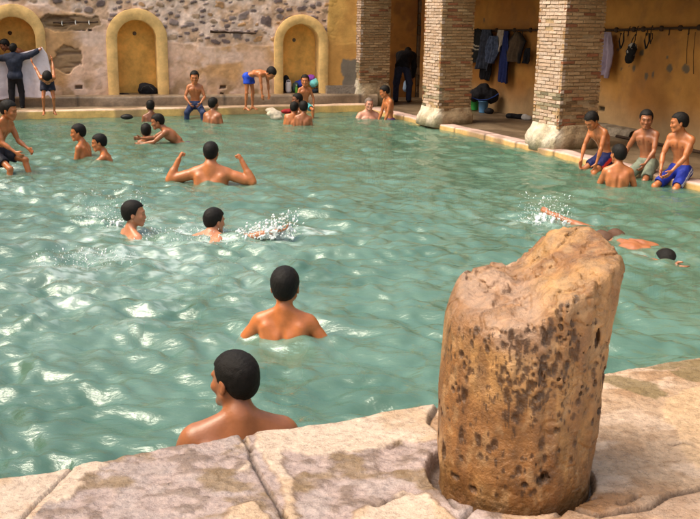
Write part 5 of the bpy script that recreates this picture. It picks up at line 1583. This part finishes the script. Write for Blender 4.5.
# bag on two buckets
def bucket(px, py, r, hgt, c, lab):
    p = at(px, py, KZ); rt = empty('bucket', lab, 'bucket', (p[0], p[1], KZ - .01)); mt = mat('bucket_%d' % px, c, .4, .08)
    b = MB(); b.lathe([(0, 0), (r * .78, 0), (r * .8, .01), (r, hgt), (r * 1.05, hgt), (r * 1.05, hgt + .012), (r * .95, hgt + .012), (r * .76, .02), (0, .02)], seg=24); b.build('body', mt, rt, True)
    b = MB(); b.tube([(r * 1.0 * math.cos(t), -.01 - .25 * r * math.sin(t), hgt - .01 - r * 1.0 * math.sin(t) * .8) for t in np.linspace(0, math.pi, 12)], .005, 6); b.build('handle', M_IRON, rt, True)
    return p
bucket(474.5, 109.5, .085, .19, (.03, .30, .06), 'green bucket standing by the middle pillar under the black bag')
p = bucket(483, 112, .095, .20, (.10, .26, .50), 'blue bucket standing right of the green bucket under the black bag')
sx, sy, sz = p[0] - .03, p[1] + .0, .42
bg = blob('holdall', 'large black holdall with blue piping resting on the two buckets', 'bag', [((sx, sy, sz), (.20, .14, .14)), ((sx + .16, sy - .04, sz - .05), (.13, .13, .13)), ((sx - .14, sy + .05, sz - .04), (.12, .12, .12)), ((sx + .02, sy, sz + .10), (.10, .09, .08))], M_BLACK, .012, .05)
b = MB(); b.tube([(-.22, -.13, .12), (-.10, -.16, .08), (.05, -.17, .09), (.18, -.17, .15), (.26, -.12, .2)], .010, 6); b.build('piping', cloth('blue_piping', (.02, .05, .22)), bg, True)
p = at(489, 113, KZ); blob('bag', 'small black bag on the floor right of the blue bucket', 'bag', [((p[0], p[1], .11), (.09, .08, .06))], M_BLACK, .010, .03)
p = at(518, 118, KZ); blob('shoes_bundle', 'dark bundle lying at the foot of the ochre wall left of the nearest pillar', 'bundle', [((p[0], p[1], .10), (.13, .08, .05)), ((p[0] - .12, p[1], .11), (.09, .07, .05))], M_BLACK, .010, .04)
p = at(527, 119.5, KZ); blob('cloth_bundle', 'small whitish cloth on the floor just left of the nearest pillar', 'cloth', [((p[0], p[1], .10), (.09, .06, .045)), ((p[0] - .04, p[1] + .02, .13), (.05, .04, .04))], cloth('whitish_cloth', (.45, .42, .40)), .010, .04)

# ------------------------------------------------------------------ splashing water
M_SPLASH = mat('splash_water', (.88, .92, .92), .3, .03, 10, spec=.8)
M_SPLASH.node_tree.nodes['Principled BSDF'].inputs['Transmission Weight'].default_value = .15
M_SPLASH.node_tree.nodes['Principled BSDF'].inputs['IOR'].default_value = 1.33
def ico():
    t = (1 + 5 ** .5) / 2
    v = np.array([(-1, t, 0), (1, t, 0), (-1, -t, 0), (1, -t, 0), (0, -1, t), (0, 1, t), (0, -1, -t), (0, 1, -t), (t, 0, -1), (t, 0, 1), (-t, 0, -1), (-t, 0, 1)]) / math.sqrt(1 + t * t)
    f = [(0, 11, 5), (0, 5, 1), (0, 1, 7), (0, 7, 10), (0, 10, 11), (1, 5, 9), (5, 11, 4), (11, 10, 2), (10, 7, 6), (7, 1, 8), (3, 9, 4), (3, 4, 2), (3, 2, 6), (3, 6, 8), (3, 8, 9), (4, 9, 5), (2, 4, 11), (6, 2, 10), (8, 6, 7), (9, 8, 1)]
    return v, np.array(f)
IV, IF = ico()
def splash(label, pts_fn, n, smin, smax, sheets=(), seed=0, drops=1):
    r = np.random.default_rng(seed)
    Vs, Fs = [], []
    for i in range(n):
        c, d = pts_fn(r)
        s = smin * (smax / smin) ** (r.random() ** 2.2)
        d = unit(d); st = r.uniform(1, 2.8)
        v = IV * s + np.outer(IV @ d, d) * s * (st - 1)
        Fs.append(IF + 12 * i); Vs.append(v + c)
    V = np.concatenate(Vs); F_ = np.concatenate(Fs); c0 = V.mean(0)
    o = mesh_np('water_splash', V - c0, F_, M_SPLASH); o.location = c0
    tag(o, label, 'splash', kind='stuff')
    if sheets:
        G = Shape()
        for (a, b2, ra, rb) in sheets: G.cone(a, b2, ra, rb, .012)
        Vv, Qq = G.mesh(.0065, noise=lambda X, Y, Z: (fbm(X * 34, Y * 34, Z * 34, 3, 240 + seed) - .42) * .10)
        o2 = mesh_np('spray_sheet', Vv, Qq, M_SPLASH, o); o2.location = -c0
    return o
h1 = hs1[1]
def arm_spray(r):
    t = r.random() ** .6
    base = np.array([h1[0] - .40 + .48 * t, h1[1] + r.normal(0, .05), .01])
    up = r.random() ** 1.5 * (.20 * t + .04)
    return base + np.array([r.normal(0, .04), 0, up]), np.array([r.normal(.3, .5), r.normal(0, .3), 1.])
r_ = np.random.default_rng(2); sh_ = []
for i in range(13):
    t = .35 + .65 * r_.random(); x0 = h1[0] - .36 + .44 * t; a0 = np.array([x0, h1[1] + r_.normal(0, .03), .0]); sh_.append((a0, a0 + np.array([r_.normal(.04, .05), 0, (.04 + .13 * t) * r_.uniform(.5, 1.1)]), .020, .006))
splash('white spray thrown up along the outstretched arm of the swimming boy', arm_spray, 430, .0025, .011, sh_, 1)
def sheets_at(px, py, rad, hh, n, seed):
    c = at(px, py, 0); r = np.random.default_rng(seed); L = []
    for i in range(n):
        a = r.random() * 6.283; q = rad * r.random()
        a0 = np.array([c[0] + q * math.cos(a), c[1] + q * math.sin(a) * .6, -.005])
        L.append((a0, a0 + np.array([math.cos(a) * hh * .5, math.sin(a) * hh * .3, hh * r.uniform(.3, 1.)]), .017, .005))
    return L
def sp_at(px, py, rad, hh):
    c = at(px, py, 0)
    def f(r):
        a = r.random() * 6.283; q = rad * r.random() ** .6
        return np.array([c[0] + q * math.cos(a), c[1] + q * math.sin(a) * .7, hh * r.random() ** 2.2]), np.array([math.cos(a) * .6, math.sin(a) * .6, 1.])
    return f
splash('spray of droplets round the kicking foot behind the column stump', sp_at(545, 222, .26, .26), 380, .002, .0065, sheets_at(543, 222, .20, .10, 16, 5), seed=2)
splash('droplets flying up left of the boy looking right in mid pool', sp_at(112, 222, .36, .32), 380, .002, .0065, sheets_at(112, 224, .25, .06, 12, 6), seed=3)
splash('low spray on the churned water before the boy looking right', sp_at(85, 262, .40, .08), 240, .002, .007, seed=4)
splash('spray low over the water below the swimming boy', sp_at(190, 238, .45, .07), 260, .002, .007, seed=5)
